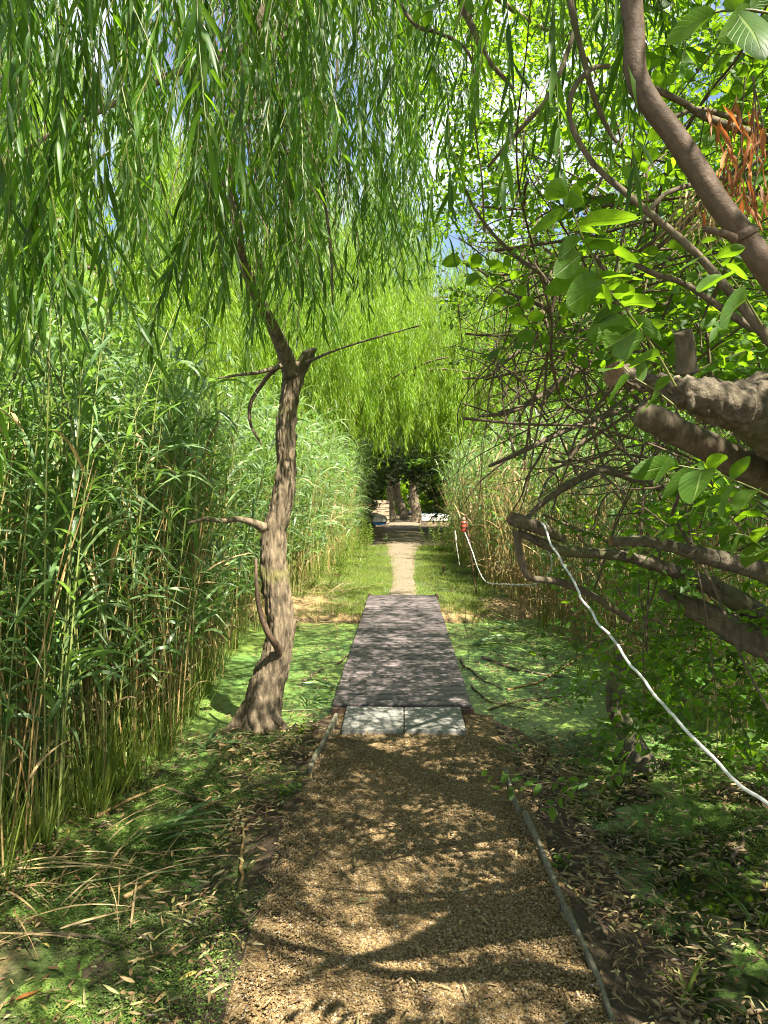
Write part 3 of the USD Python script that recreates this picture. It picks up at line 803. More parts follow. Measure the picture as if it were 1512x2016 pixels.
B, T = [], []
for args in ((70, -20, 340, ((0, 120, 250, 330), (860, 700, 600, 580)), 150, 1.7, 2.6),
             (84, 120, 640, ((120, 350, 520, 640), (640, 650, 610, 480)), 140, 2.1, 3.1),
             (46, 560, 930, ((560, 700, 900, 930), (420, 560, 560, 420)), 180, 3.0, 5.0),
             (30, 400, 640, ((400, 520, 640), (690, 690, 660)), 70, 4.5, 5.3), (22, 780, 960, ((780, 960), (520, 420)), 150, 5.0, 7.0), (20, 930, 1320, ((930, 1100, 1320), (330, 330, 360)), 160, 2.2, 3.4),
             (60, 0, 560, ((0, 300, 600, 900), (640, 620, 640, 640)), 160, 5.0, 8.0), (60, 480, 900, ((0, 300, 600, 900), (820, 760, 690, 640)), 160, 4.5, 7.5)):
    b, t = curtain(*args[:7], R)
    B.append(b); T.append(t)
B, T = np.vstack(B), np.concatenate(T)
_names[(str(willow.GetPath()), 'foliage')] = 0
hang('foliage', willow, _np, B, T, R, lens=[1.55, 1.35, 1.75, 1.15, 1.45, 1.25, .9, 1.7])
# leafy shoots above the frame that make the dapple on path, bank and boardwalk
n = 150
sh = np.c_[R.uniform(-2.6, 4.2, n), R.uniform(-3.5, 7.0, n), R.uniform(5.4, 6.6, n)]
sh = sh[(sh[:, 0] > 1.0) | (sh[:, 1] < -1.8) | ((sh[:, 0] > -.2) & (sh[:, 1] < 1.5)) | (R.random(n) < .15)]
_, _y, _d2 = pix(np.c_[sh[:, :2], sh[:, 2] - 1.3])
sh = sh[(_y < -20) | (_d2 < .3)]
m = 190
h = np.c_[R.uniform(-1.7, .8, m), R.uniform(1.4, 3.8, m), np.full(m, 3.0)] + SUN_DIR * (R.uniform(1.6, 4.2, m) / SUN_DIR[2])[:, None]
_, _y, _d2 = pix(h - [0, 0, 1.2])
sh = np.vstack([sh, h[(_y < -20) | (_d2 < .3)]])
sh = sh[~sun_lane(sh)]
n = len(sh)
scatter('overhead_foliage', _np, R.integers(0, len(_np), n), sh, quat(R.uniform(0, 6.28, n), R.normal(0, .4, n), R.normal(0, .4, n)), R.uniform(.8, 1.2, n), willow)


bare = []
for k in range(4):
    s, l = willow_shoot(1.4, 140 + k, .05, .07, .010, .9, 4, 5, 0, .0022)
    x = UsdGeom.Xform.Define(stage, numbered(str(willow.GetPath()) + '/bare_twigs', 'bare_shoot'))
    obj('stem', (s[0], s[1]), 'twig_brown', x.GetPrim())
    obj('leaves', (l[0], l[1]), 'willow_leaf', x.GetPrim(), False, l[2])
    bare.append(str(x.GetPath()))
B, T = [], []
for args in ((60, 380, 560, ((380, 560), (560, 480)), 200, 2.8, 4.2), (24, 0, 130, ((0, 130), (820, 640)), 120, 2.2, 3.2), (22, 0, 700, ((0, 700), (600, 520)), 200, 2.6, 4.5)):
    b, t = curtain(*args, R)
    B.append(b); T.append(t)
_names[(str(willow.GetPath()), 'bare_twigs')] = 0
hang('bare_twigs', willow, bare, np.vstack(B), np.concatenate(T), R, lean=.13)


def near_shoot(pxl, seed, ll, lw, spacing, mat='willow_leaf', amax=38):
    """A shoot of the curtain close to the lens: every leaf a piece of its own."""
    r = np.random.default_rng(seed)
    a = np.array(pxl, float)
    ln = smooth_line(at(a[:, 0], a[:, 1], a[:, 2]), .03)
    st = obj('hanging_shoot', tube(ln, np.linspace(.0016, .0008, len(ln)), 6), 'twig_green', willow, True)
    v, f, t = shoot_leaves(ln, r, spacing, ll, lw, 0.0, amax, 7)
    for k in range(len(v) // 21):
        obj('leaf', (v[k * 21:k * 21 + 21], f[:24]), mat, st, True, t[k * 21:k * 21 + 21])


near_shoot([(372, -220, 1.35), (385, -60, 1.33), (390, 60, 1.3), (400, 180, 1.29), (410, 300, 1.28)], 31, .100, .0135, .022)
near_shoot([(455, -200, 1.75), (470, 40, 1.7), (478, 180, 1.7), (470, 330, 1.7)], 32, .09, .012, .028)
near_shoot([(118, -180, 1.8), (110, 20, 1.8), (120, 190, 1.8), (108, 330, 1.8)], 33, .09, .012, .03)
near_shoot([(12, -150, 1.7), (20, 60, 1.7), (14, 240, 1.7), (25, 420, 1.7)], 34, .09, .012, .03)
near_shoot([(690, -150, 2.0), (700, 40, 2.0), (705, 200, 2.0), (712, 330, 2.0)], 35, .09, .012, .03)
near_shoot([(780, -120, 1.9), (768, 60, 1.9), (772, 190, 1.9)], 36, .09, .012, .03)
near_shoot([(1085, -120, 1.6), (1090, 40, 1.6), (1098, 200, 1.6), (1105, 340, 1.6)], 37, .10, .013, .028)
near_shoot([(1225, -100, 1.5), (1232, 80, 1.5), (1240, 260, 1.5), (1262, 380, 1.5)], 38, .10, .013, .03)
near_shoot([(990, -100, 1.9), (1003, 100, 1.9), (1000, 260, 1.9), (985, 400, 1.9)], 39, .10, .0125, .03)
near_shoot([(880, -100, 2.1), (878, 120, 2.1), (886, 330, 2.1), (880, 470, 2.1)], 40, .095, .0125, .03)

# ------------------------------------------------------------------ the far willows that close the view
far_protos = []


def far_shoot_protos(parent):
    if far_protos:
        return far_protos
    for k in range(5):
        s, l = willow_shoot([1.5, 1.2, 1.7, 1.4, 1.0][k], 300 + k, .034, .115, .020, .05, 3, 6, 0, .0012)
        x = UsdGeom.Xform.Define(stage, numbered(parent, 'hanging_shoot'))
        obj('stem', (s[0], s[1]), 'twig_green', x.GetPrim(), False, s[2])
        obj('leaves', (l[0], l[1]), 'willow_leaf_pale', x.GetPrim(), False, l[2])
        far_protos.append(str(x.GetPath()))
    return far_protos


def weeping_willow(loc, H, rad, n, seed, label, skirt=1.6, lean=(0, 0), keep=None):
    r = np.random.default_rng(seed)
    t = thing('weeping_willow', label, 'tree', (loc[0], loc[1], 0), 0)
    z0 = float(G(np.array(loc[0]), np.array(loc[1])))
    ln = smooth_line(wander((0, 0, z0 - .1), (lean[0], lean[1], 2.4), H * .62, r, 6, .12), .12)
    v, f = tube(ln, np.linspace(H * .030, H * .012, len(ln)) * (1 + .5 * np.exp(-np.linspace(0, 9, len(ln)))), 18, True, bark_bump(.015, 14, seed))
    obj('trunk', (v, f), 'bark_willow', t, True)
    for k in range(9):
        i = int(len(ln) * r.uniform(.45, .98))
        a = r.uniform(0, 6.28)
        b = smooth_line(wander(ln[i], [math.cos(a), math.sin(a), r.uniform(.5, 1.1)], rad * r.uniform(.75, 1.05), r, 6, .2, .75), .25)
        v, f = tube(b, np.linspace(H * .010, H * .002, len(b)), 6)
        obj('limb', (v, f), 'bark_willow', t, True)
    fp = far_shoot_protos(str(t.GetPath()) + '/crown')
    u = r.random(n) ** .5 * rad
    a = r.uniform(0, 6.28, n)
    x, y = u * np.cos(a) + lean[0] * .6, u * np.sin(a) + lean[1] * .6
    top = H * (1 - .42 * (u / rad) ** 2) * r.uniform(.88, 1.02, n)
    bot = np.maximum(skirt + r.gamma(1.6, .5, n), top - r.uniform(1.2, 5.5, n))
    b = np.c_[x, y, bot]
    w = b + [loc[0], loc[1], 0]
    hit = np.zeros(n, bool)
    for q in np.linspace(0, 1, 12):
        p = w.copy(); p[:, 2] = bot + (top - bot) * q
        hit |= in_gap(p, .85)
    ok = ~(hit & (r.random(n) > .12))
    if keep is not None:
        ok &= keep(w)
    _names[(str(t.GetPath()), 'crown')] = 0
    hang('crown', t, fp, b[ok], top[ok], r, sizes=(.95, 1.35), lean=.1)
    return t


def tunnel(w):
    """Keeps the walk clear: nothing hangs lower than the tunnel over the path."""
    lim = np.interp(w[:, 1], [8, 14, 20, 30], [4.2, 4.0, 3.0, 3.4])
    return (np.abs(w[:, 0]) > 1.3) | (w[:, 2] > lim)


weeping_willow((-3.4, 25.0), 9.5, 4.8, 900, 41, 'bright yellow green weeping willow arching over the path beyond the boardwalk', 2.6, (1.2, 0), tunnel)
weeping_willow((-6.0, 11.0), 8.0, 3.6, 330, 42, 'weeping willow rising behind the left reeds, nearest of those', 2.2, (0, 0), tunnel)
weeping_willow((-11.5, 15.0), 11.0, 5.0, 400, 43, 'broad weeping willow behind the left reeds at the picture edge', 2.0, (0, 0), tunnel)
weeping_willow((-9.0, 22.0), 13.0, 5.5, 480, 44, 'tall weeping willow farther back behind the left reeds', 2.0, (0, 0), tunnel)
weeping_willow((4.6, 27.0), 10.0, 4.4, 500, 45, 'weeping willow on the right bank over the far path', 2.6, (-.8, 0), tunnel)
weeping_willow((9.5, 20.0), 11.0, 5.0, 230, 46, 'weeping willow behind the right thicket', 1.5, (0, 0), tunnel)
weeping_willow((-2.5, 33.0), 15.0, 5.5, 420, 47, 'tall willow over the dark shrub arch left of the path', 4.2, (0.6, 0), tunnel)

# ------------------------------------------------------------------ reeds
def reed(h, seed, nl, style='green', lean=0.08):
    """Stem and separate leaves of one reed, base at the origin."""
    r = np.random.default_rng(seed)
    a = r.uniform(0, 6.28)
    top = np.array([math.cos(a) * lean * h, math.sin(a) * lean * h, h])
    ln = smooth_line([(0, 0, -.35), (0, 0, 0), top * [.25, .25, .5], top], .22)
    st = tube(ln, np.interp(np.linspace(0, 1, len(ln)), [0, .8, 1], [.0048, .0036, .0016]), 6)
    lv = []
    if nl:
        s = np.linspace(.22 if style == 'green' else .2, .985, nl) + r.normal(0, .01, nl)
        s = np.clip(s, .1, .99)
        zi = np.interp(s * h, ln[:, 2], np.arange(len(ln)))
        i = np.clip(zi.astype(int), 0, len(ln) - 2)
        b = ln[i] + (ln[i + 1] - ln[i]) * (zi - i)[:, None]
        az = r.uniform(0, 6.28) + np.where(np.arange(nl) % 2 == 0, 0, math.pi) + r.normal(0, .55, nl)
        el = np.radians(r.uniform(38, 66, nl))
        d = np.stack([np.cos(az) * np.cos(el) + .12, np.sin(az) * np.cos(el), np.sin(el)], -1)
        nr = np.stack([-np.cos(az) * np.sin(el), -np.sin(az) * np.sin(el), np.cos(el)], -1) + r.normal(0, .15, (nl, 3))
        L = r.uniform(.50, .86, nl) * np.interp(s, [.2, .5, 1], [.7, 1.0, .75])
        v, f, t = blades(b, d, nr, L, r.uniform(.020, .033, nl), r.uniform(.35, .95, nl), 8, 'reed', .22, r.normal(0, .7, nl), .006, r.random(nl))
        lv = [(v[k * 24:k * 24 + 24], f[:28], t[k * 24:k * 24 + 24]) for k in range(nl)]
    return (st[0], st[1], np.full(len(st[0]), r.random())), lv


def sedge(seed, n=16, h=0.95, w=.011):
    r = np.random.default_rng(seed)
    a = r.uniform(0, 6.28, n)
    el = np.radians(r.uniform(62, 86, n))
    d = np.stack([np.cos(a) * np.cos(el), np.sin(a) * np.cos(el), np.sin(el)], -1)
    nr = np.stack([-np.cos(a) * np.sin(el), -np.sin(a) * np.sin(el), np.cos(el)], -1) + r.normal(0, .2, (n, 3))
    b = np.c_[r.normal(0, .025, (n, 2)), np.full(n, -.12)]
    v, f, t = blades(b, d, nr, r.uniform(.55, 1.15, n) * h, r.uniform(.7, 1.2, n) * w, r.uniform(.05, .5, n), 6, 'grass', .3, r.normal(0, .5, n), 0, r.random(n))
    return [(v[k * 18:k * 18 + 18], f[:20], t[k * 18:k * 18 + 18]) for k in range(n)]


def left_edge(y):
    return np.interp(y, [2.6, 3.4, 4.2, 5.0, 6.2, 8.3, 10, 11.6, 15, 20, 30], [-2.1, -1.80, -1.66, -1.55, -1.62, -1.78, -1.72, -1.55, -1.5, -1.28, -1.25])


def right_edge(y):
    return np.interp(y, [4, 5.5, 7, 9, 11, 13.5, 20, 30], [2.2, 2.1, 1.95, 1.95, 1.65, 1.45, 1.35, 1.35])


R = np.random.default_rng(19)
greens, drys, sedges = [], [], []
for k in range(7):
    st, lv = reed(R.uniform(2.35, 3.1), 500 + k, R.integers(15, 19))
    greens.append((st, lv))
for k in range(6):
    st, lv = reed(R.uniform(1.3, 2.4), 540 + k, int(R.integers(0, 4)), 'dry', .14)
    drys.append((st, lv))
for k in range(4):
    sedges.append(sedge(570 + k, 15))


def first_reed(name, st, lv, stm, lm, label, cat_, grp, loc, rz, sc, tilt):
    t = thing(name, label, cat_, loc, rz, grp, sc, tilt)
    if st is not None:
        obj('stem', (st[0], st[1]), stm, t, True, st[2])
    for l in lv:
        obj('leaf', (l[0], l[1]), lm, t, True, l[2])
    return t


def place_reeds(kinds, name, stm, lm, spots, label, cat_, grp, rng, tl=.05, sc=(.88, 1.12)):
    firsts = {}
    for (x, y) in spots:
        k = int(rng.integers(0, len(kinds)))
        z = max(float(G(np.array(x), np.array(y))), WATER - .05)
        a = (rng.uniform(0, 6.28), float(rng.uniform(*sc)), float(rng.normal(0, tl)))
        if k in firsts:
            copy_of(firsts[k], (x, y, z), a[0], None, None, a[1], a[2])
        else:
            st, lv = kinds[k]
            firsts[k] = first_reed(name, st, lv, stm, lm, label, cat_, grp, (x, y, z), a[0], a[1], a[2])


def edge_spots(n, edge, y0, y1, deep, side, rng, power=1.0):
    y = rng.uniform(0, 1, n) ** power * (y1 - y0) + y0
    off = np.abs(rng.normal(0, deep, n))
    return np.c_[edge(y) + side * off, y]


place_reeds(greens, 'reed', 'reed_stalk_green', 'reed_leaf', edge_spots(105, left_edge, 3.3, 8.0, .55, -1, R), 'tall green reed with arching blue green leaves at the front of the left reed bed', 'reed', 'green reeds along the left bank', R, .09)
place_reeds(drys, 'dry_reed', 'reed_stalk_dry', 'reed_leaf_dry', edge_spots(75, left_edge, 3.2, 8.5, .40, -1, R), 'bare straw coloured reed stalk at the front of the left reed bed', 'dry reed', 'dry reed stalks along the left bank', R, .08)
place_reeds([(None, s) for s in sedges], 'sedge', '', 'grass_blade', edge_spots(85, left_edge, 2.7, 7.4, .32, -1, R), 'bright green sedge tuft at the foot of the left reeds', 'sedge', 'sedge tufts along the left bank', R, .05, (.6, 1.25))
place_reeds(drys, 'dry_reed', 'reed_stalk_dry', 'reed_leaf_dry', edge_spots(60, right_edge, 6.5, 15, .35, 1, R), 'bare straw coloured reed stalk at the edge of the right bank', 'dry reed', 'dry reed stalks along the right bank', R, .09)

RG, RD, SG = [], [], []


def bed(name, label, pts, mix, rng, tl=.06, sc=(.85, 1.15)):
    path = f'/World/{name}'
    if not RG:
        for st, lv in greens:
            x = UsdGeom.Xform.Define(stage, numbered(path, 'reed')); l = cat(lv)
            obj('stem', st[:2], 'reed_stalk_green', x.GetPrim(), False, st[2]); obj('leaves', l[:2], 'reed_leaf', x.GetPrim(), False, l[2]); RG.append(str(x.GetPath()))
        for st, lv in drys:
            x = UsdGeom.Xform.Define(stage, numbered(path, 'dry_reed'))
            obj('stem', st[:2], 'reed_stalk_dry', x.GetPrim(), False, st[2]); RD.append(str(x.GetPath()))
            if lv:
                l = cat(lv); obj('leaves', l[:2], 'reed_leaf_dry', x.GetPrim(), False, l[2])
        for s in sedges:
            x = UsdGeom.Xform.Define(stage, numbered(path, 'sedge')); l = cat(s)
            obj('leaves', l[:2], 'grass_blade', x.GetPrim(), False, l[2]); SG.append(str(x.GetPath()))
    pr = RG + RD + SG
    n = len(pts)
    u = rng.random(n)
    idx = np.where(u < mix[0], rng.integers(0, len(RG), n), np.where(u < mix[0] + mix[1], len(RG) + rng.integers(0, len(RD), n), len(RG) + len(RD) + rng.integers(0, len(SG), n)))
    z = np.maximum(G(pts[:, 0], pts[:, 1]), WATER - .05)
    scatter(name, pr, idx, np.c_[pts, z], quat(rng.uniform(0, 6.28, n), rng.normal(0, tl, n), rng.normal(0, tl, n)), rng.uniform(*sc, n), None, 'stuff', label, 'reeds')


n = 4400
y = R.uniform(2.7, 27, n)
bed('reed_bed', 'dense bed of green and dry reeds filling the left bank', np.c_[left_edge(y) - R.gamma(1.3, 1.3, n) - .05, y], (.60, .33), R)
n = 2800
y = R.uniform(5.4, 24, n)
bed('right_reed_bed', 'mostly dry reeds filling the right bank behind the branches', np.c_[right_edge(y) + R.gamma(1.3, 1.0, n) + .05, y], (.24, .70), R, .09)

# ------------------------------------------------------------------ the sallow thicket on the right
sal = thing('sallow_tree', 'dark tangled sallow with cut limbs hanging over the right bank', 'tree')
log, ln_, _ = limb([(1207, 738, 1.62, 24), (1225, 741, 1.63, 30), (1300, 760, 1.67, 34), (1363, 776, 1.70, 38), (1440, 800, 1.76, 50), (1512, 815, 1.84, 66), (1600, 860, 1.95, 82), (1720, 960, 2.2, 96)], sal, 'bark_log', 'cut_limb', 64, .006, .024, 46, True, 3, .07)


def cut_face(p, d, r, parent):
    """A pale sawn face at the end of a limb."""
    d = np.asarray(d) / np.linalg.norm(d)
    v, f = tube(np.array([p - d * .004, p + d * .002]), r, 20)
    return obj('cut_face', (v, f), 'cut_wood', parent)


e0, e1 = at(1207, 738, 1.62), at(1225, 741, 1.63)
cut_face(e0, e0 - e1, .026, log)
limb([(1252, 812, 2.0, 20), (1275, 820, 2.0, 27), (1363, 861, 2.05, 29), (1440, 905, 2.1, 32), (1512, 945, 2.15, 36), (1620, 1010, 2.3, 44)], sal, 'bark_dark', 'cut_limb', 30, .010, .007, 60, True, 6, .03)
limb([(1345, 652, 2.0, 18), (1350, 690, 2.02, 20), (1352, 735, 2.04, 22)], sal, 'bark_dark', 'broken_stub', 20, .01, .006, 60)
lb, _, _ = limb([(1003, 1017, 2.6, 11), (1012, 1022, 2.6, 15), (1040, 1032, 2.62, 15), (1075, 1044, 2.66, 12), (1110, 1062, 2.75, 9)], sal, 'bark_log', 'cut_limb', 20, .008, .006, 70, True, 8, .01)
cut_face(at(1003, 1017, 2.6), at(1003, 1017, 2.6) - at(1012, 1022, 2.6), .019, lb)
limb([(1022, 1048, 2.62, 8), (1060, 1066, 2.66, 10), (1110, 1084, 2.7, 11), (1180, 1090, 2.76, 11), (1237, 1097, 2.8, 11), (1342, 1130, 2.95, 14), (1430, 1170, 3.1, 20), (1520, 1230, 3.2, 26), (1640, 1330, 3.4, 36)], sal, 'bark_log', 'branch', 18, .012, .005, 60, True, 9, .01)
lc, _, _ = limb([(1202, 1066, 2.30, 9), (1215, 1066, 2.30, 11), (1255, 1066, 2.3, 12), (1300, 1071, 2.31, 13), (1350, 1084, 2.35, 15), (1406, 1100, 2.4, 18), (1470, 1115, 2.5, 20), (1560, 1150, 2.6, 24), (1700, 1240, 2.8, 34)], sal, 'bark_log', 'cut_limb', 20, .010, .005, 70, True, 10, .012)
cut_face(at(1202, 1066, 2.30), at(1202, 1066, 2.3) - at(1255, 1066, 2.3), .014, lc)
limb([(1018, 1046, 2.62, 9), (1020, 1075, 2.62, 8), (1026, 1100, 2.63, 8), (1040, 1135, 2.66, 7), (1075, 1142, 2.7, 7), (1110, 1148, 2.8, 8), (1170, 1175, 2.9, 7), (1240, 1220, 3.1, 7)], sal, 'bark_dark', 'branch', 12, .012, .003)
limb([(1229, 1290, 5.0, 12), (1213, 1345, 4.95, 17), (1213, 1385, 4.95, 19), (1226, 1425, 4.9, 20), (1250, 1470, 4.9, 22), (1278, 1520, 4.85, 26)], sal, 'bark_log', 'branch', 20, .016, .006, 40, True, 12, .015)
limb([(1300, 1165, 3.1, 10), (1342, 1188, 3.1, 18), (1400, 1215, 3.1, 24), (1448, 1243, 3.1, 28), (1520, 1278, 3.1, 32), (1640, 1340, 3.2, 40)], sal, 'bark_dark', 'branch', 24, .012, .008, 50, True, 13, .02)
for q in ([(1240, 690, 4.2, 9), (1149, 722, 4.0, 7), (1069, 776, 3.9, 6), (1005, 810, 3.85, 5), (944, 820, 3.8, 3)],
          [(1250, 800, 4.0, 8), (1180, 822, 3.9, 6), (1111, 848, 3.8, 6), (1026, 890, 3.75, 5), (963, 918, 3.7, 3)],
          [(1300, 960, 3.6, 9), (1216, 932, 3.5, 8), (1174, 928, 3.5, 8), (1090, 974, 3.45, 7), (1039, 1017, 3.4, 5)],
          [(1200, 655, 4.6, 6), (1081, 654, 4.5, 5), (1010, 700, 4.4, 4), (960, 740, 4.35, 3), (910, 745, 4.3, 2)],
          [(906, -60, 2.5, 8), (912, 10, 2.5, 8), (931, 55, 2.5, 7), (956, 110, 2.5, 6), (1011, 175, 2.55, 4)],
          [(760, -20, 2.7, 4), (786, 8, 2.7, 4), (821, 52, 2.7, 4), (866, 66, 2.72, 4), (921, 102, 2.75, 3), (940, 190, 2.8, 2), (930, 260, 2.8, 1.5)],
          [(1200, 130, 1.95, 5), (1166, 135, 1.93, 5), (1132, 170, 1.9, 6), (1121, 210, 1.9, 6), (1126, 250, 1.9, 6), (1171, 325, 1.9, 6), (1256, 400, 1.9, 7), (1356, 485, 1.92, 8), (1421, 555, 1.95, 9), (1540, 700, 2.0, 12)],
          [(1115, -60, 2.2, 7), (1126, 20, 2.2, 7), (1140, 80, 2.2, 6), (1170, 190, 2.25, 6), (1200, 260, 2.3, 5), (1215, 280, 2.3, 4)],
          [(1130, 60, 2.4, 5), (1118, 100, 2.4, 5), (1080, 190, 2.4, 5), (1010, 270, 2.45, 4), (960, 330, 2.5, 3)],
          [(1290, 175, 2.1, 7), (1350, 205, 2.15, 7), (1400, 235, 2.2, 8), (1560, 290, 2.3, 10)],
          [(1330, 230, 2.3, 5), (1370, 215, 2.3, 5), (1420, 225, 2.35, 6), (1540, 260, 2.4, 7)],
          [(1260, 440, 2.0, 5), (1300, 390, 2.0, 5), (1340, 370, 2.02, 5), (1420, 350, 2.1, 5)],
          [(1250, 520, 2.2, 6), (1290, 540, 2.2, 6), (1350, 560, 2.25, 6), (1440, 620, 2.3, 8), (1560, 700, 2.4, 10)],
          [(1120, 640, 3.3, 4), (1060, 600, 3.2, 4), (1000, 575, 3.2, 3), (930, 520, 3.2, 2)],
          [(1100, 560, 3.4, 4), (1010, 500, 3.4, 4), (940, 420, 3.4, 3), (900, 330, 3.4, 2)]):
    limb(q, sal, 'bark_dark', 'branch', 9, .025, .002)
# the trunk stands just outside the picture
_tr = smooth_line([(2.4, 2.9, -.3), (2.25, 2.7, .5), (2.0, 2.6, 1.2), (1.7, 2.5, 2.2), (1.5, 2.6, 3.3), (1.3, 2.8, 4.4)], .03)
obj('trunk', tube(_tr, np.linspace(.19, .07, len(_tr)), 32, True, bark_bump(.014, 30, 5, .03)), 'bark_log', sal, True)

# thin arching twigs, tangled
R = np.random.default_rng(23)
tw = []
tips = []
for k in range(640):
    px, py = R.uniform(900, 1540), R.uniform(330, 1330)
    if k > 300:
        px, py = R.uniform(900, 1300), R.uniform(380, 980)
    if px < 1010 + .25 * max(0, py - 900) and py > 850:
        continue
    d = R.uniform(2.6, 5.5)
    s = at(px, py, d)
    dr = np.array([R.normal(-.5, .7), R.normal(0, .5), R.normal(.15, .6)])
    ln = smooth_line(wander(s, dr, R.uniform(.6, 2.0), R, 6, R.uniform(.2, .55), .5), .06)
    z0 = G(ln[:, 0], ln[:, 1])
    if (ln[:, 2] < z0 + .02).any() or (ln[:, 0] < .18).any() or ((ln[:, 0] < .8) & (ln[:, 2] < 1.35)).any():
        continue
    tw.append(tube(ln, np.linspace(R.uniform(.003, .0085), .0014, len(ln)), 5))
    tips += [(ln[i], ln[i] - ln[i - 2]) for i in range(6, len(ln), 5)]
v, f, _ = cat(tw)
tag(obj('twigs', (v, f), 'twig_brown', sal, True), kind='stuff')

# leafy sprays of the sallow
sp_small, sp_mid = [], []
_names[(str(sal.GetPath()), 'foliage')] = 0
fpath = str(sal.GetPath()) + '/foliage'
for k in range(6):
    s, l = spray(.42, 700 + k, .042, .024, 16, 4)
    x = UsdGeom.Xform.Define(stage, numbered(fpath, 'leafy_twig'))
    obj('stem', s[:2], 'twig_brown', x.GetPrim(), False); obj('leaves', l[:2], 'sallow_leaf', x.GetPrim(), False, l[2]); sp_small.append(str(x.GetPath()))
for k in range(5):
    s, l = spray(.45, 720 + k, .068, .036, 13, 6)
    x = UsdGeom.Xform.Define(stage, numbered(fpath, 'leafy_twig'))
    obj('stem', s[:2], 'twig_brown', x.GetPrim(), False); obj('leaves', l[:2], 'sallow_leaf', x.GetPrim(), True, l[2]); sp_mid.append(str(x.GetPath()))


def sprays_at(n, x0, x1, y0, y1, d0, d1, rng, keep=.1):
    p = at(rng.uniform(x0, x1, n), rng.uniform(y0, y1, n), rng.uniform(d0, d1, n))
    ok = ~(in_gap(p, 1.1) & (rng.random(n) > keep)) & (p[:, 2] > G(p[:, 0], p[:, 1]) + .05)
    return p[ok]


pos, idx = [], []
for args, mid in (((330, 900, 1540, -60, 420, 3.6, 8.0), False), ((330, 880, 1540, -60, 640, 5.0, 9.0), False), ((230, 800, 1120, -60, 600, 6.0, 10.0), False), ((70, 960, 1540, 420, 760, 4.5, 6.5), False), ((60, 1200, 1540, 420, 760, 3.0, 4.5), False), ((60, 1180, 1540, -40, 500, 2.3, 3.4), True), ((50, 1060, 1540, 560, 760, 2.4, 3.6), True),
                  ((28, 1150, 1540, 1000, 1300, 2.8, 4.2), False), ((34, 1190, 1540, 1230, 1540, 2.8, 4.6), False), ((7, 1380, 1540, 830, 1060, 2.5, 3.0), True), ((90, 1160, 1540, 640, 1330, 4.5, 6.5), False), ((22, 1280, 1540, 960, 1300, 3.0, 3.8), False), ((34, 1230, 1540, 1250, 1500, 3.4, 5.0), True), ((9, 1100, 1300, 1110, 1200, 2.7, 3.6), False)):
    p = sprays_at(*args, R)
    pos.append(p); idx.append(R.integers(6, 11, len(p)) if mid else R.integers(0, 6, len(p)))
# sprays along the twigs
tp_ = [t for t in tips if R.random() < .06]
pos.append(np.array([t[0] for t in tp_])); idx.append(R.integers(0, 6, len(tp_)))
# dense leaf cover above the right bank, outside the picture: it keeps that side dark
n = 1100
p = np.c_[R.uniform(.9, 6.5, n), R.uniform(-4.5, 8.5, n), R.uniform(3.2, 5.8, n)]
p = p[R.random(n) < np.interp(p[:, 0], [.9, 2.6, 3.2], [.25, .5, 1.0])]
_a, _b, _c = pix(p)
p = p[(_c < .4) | (_a > 1560) | (_b < -40)]
pos.append(p); idx.append(R.integers(6, 11, len(p)))
# finer leaf cover high over the path: the sun comes through it in spots
n = 900
g = np.c_[R.uniform(-1.25, 1.5, n), R.uniform(1.2, 5.6, n)]
g = np.vstack([g, np.c_[R.uniform(.55, 2.6, 520), R.uniform(5.4, 10.0, 520)], np.c_[R.uniform(.75, 3.2, 620), R.uniform(1.6, 6.2, 620)], np.c_[R.uniform(-.6, .6, 90), R.uniform(5.6, 8.6, 90)]])
n = len(g)
z = np.where((g[:, 1] > 5.6) | (g[:, 0] > 1.5), R.uniform(2.4, 5.0, n), R.uniform(3.0, 6.0, n))
p = np.c_[g, np.zeros(n)] + SUN_DIR * (z / SUN_DIR[2])[:, None]
p = p[(meshkit.fbm(np.c_[g * 1.5, 0 * z], 3, 9) > .36) & (R.random(n) < np.where(g[:, 0] < -.6, .85, 1))]
_a, _b, _c = pix(p)
p = p[(_c < .4) | (_a > 1580) | (_b < -60) | ((_a > 1180) & (_c > 3.4) & (_b < 900))]
pos.append(p); idx.append(np.where(p[:, 0] < 2.6, R.integers(0, 6, len(p)), R.integers(0, 11, len(p))))
pos, idx = np.vstack(pos), np.concatenate(idx)
_a, _b, _c = pix(pos)
ok = ~((_c < 3.3) & (_c > .3) & (_a > 930) & (_a < 1290) & (_b > 960) & (_b < 1330)) & ~((_c < 2.3) & (_a > 1130) & (_a < 1540) & (_b > 660) & (_b < 880))
pos, idx = pos[ok], idx[ok]
ok = ~sun_lane(pos)
pos, idx = pos[ok], idx[ok]
n = len(pos)
scatter('foliage', sp_small + sp_mid, idx, pos, quat(R.uniform(0, 6.28, n), R.normal(.1, .4, n), R.normal(0, .4, n)), R.uniform(.8, 1.25, n), sal)


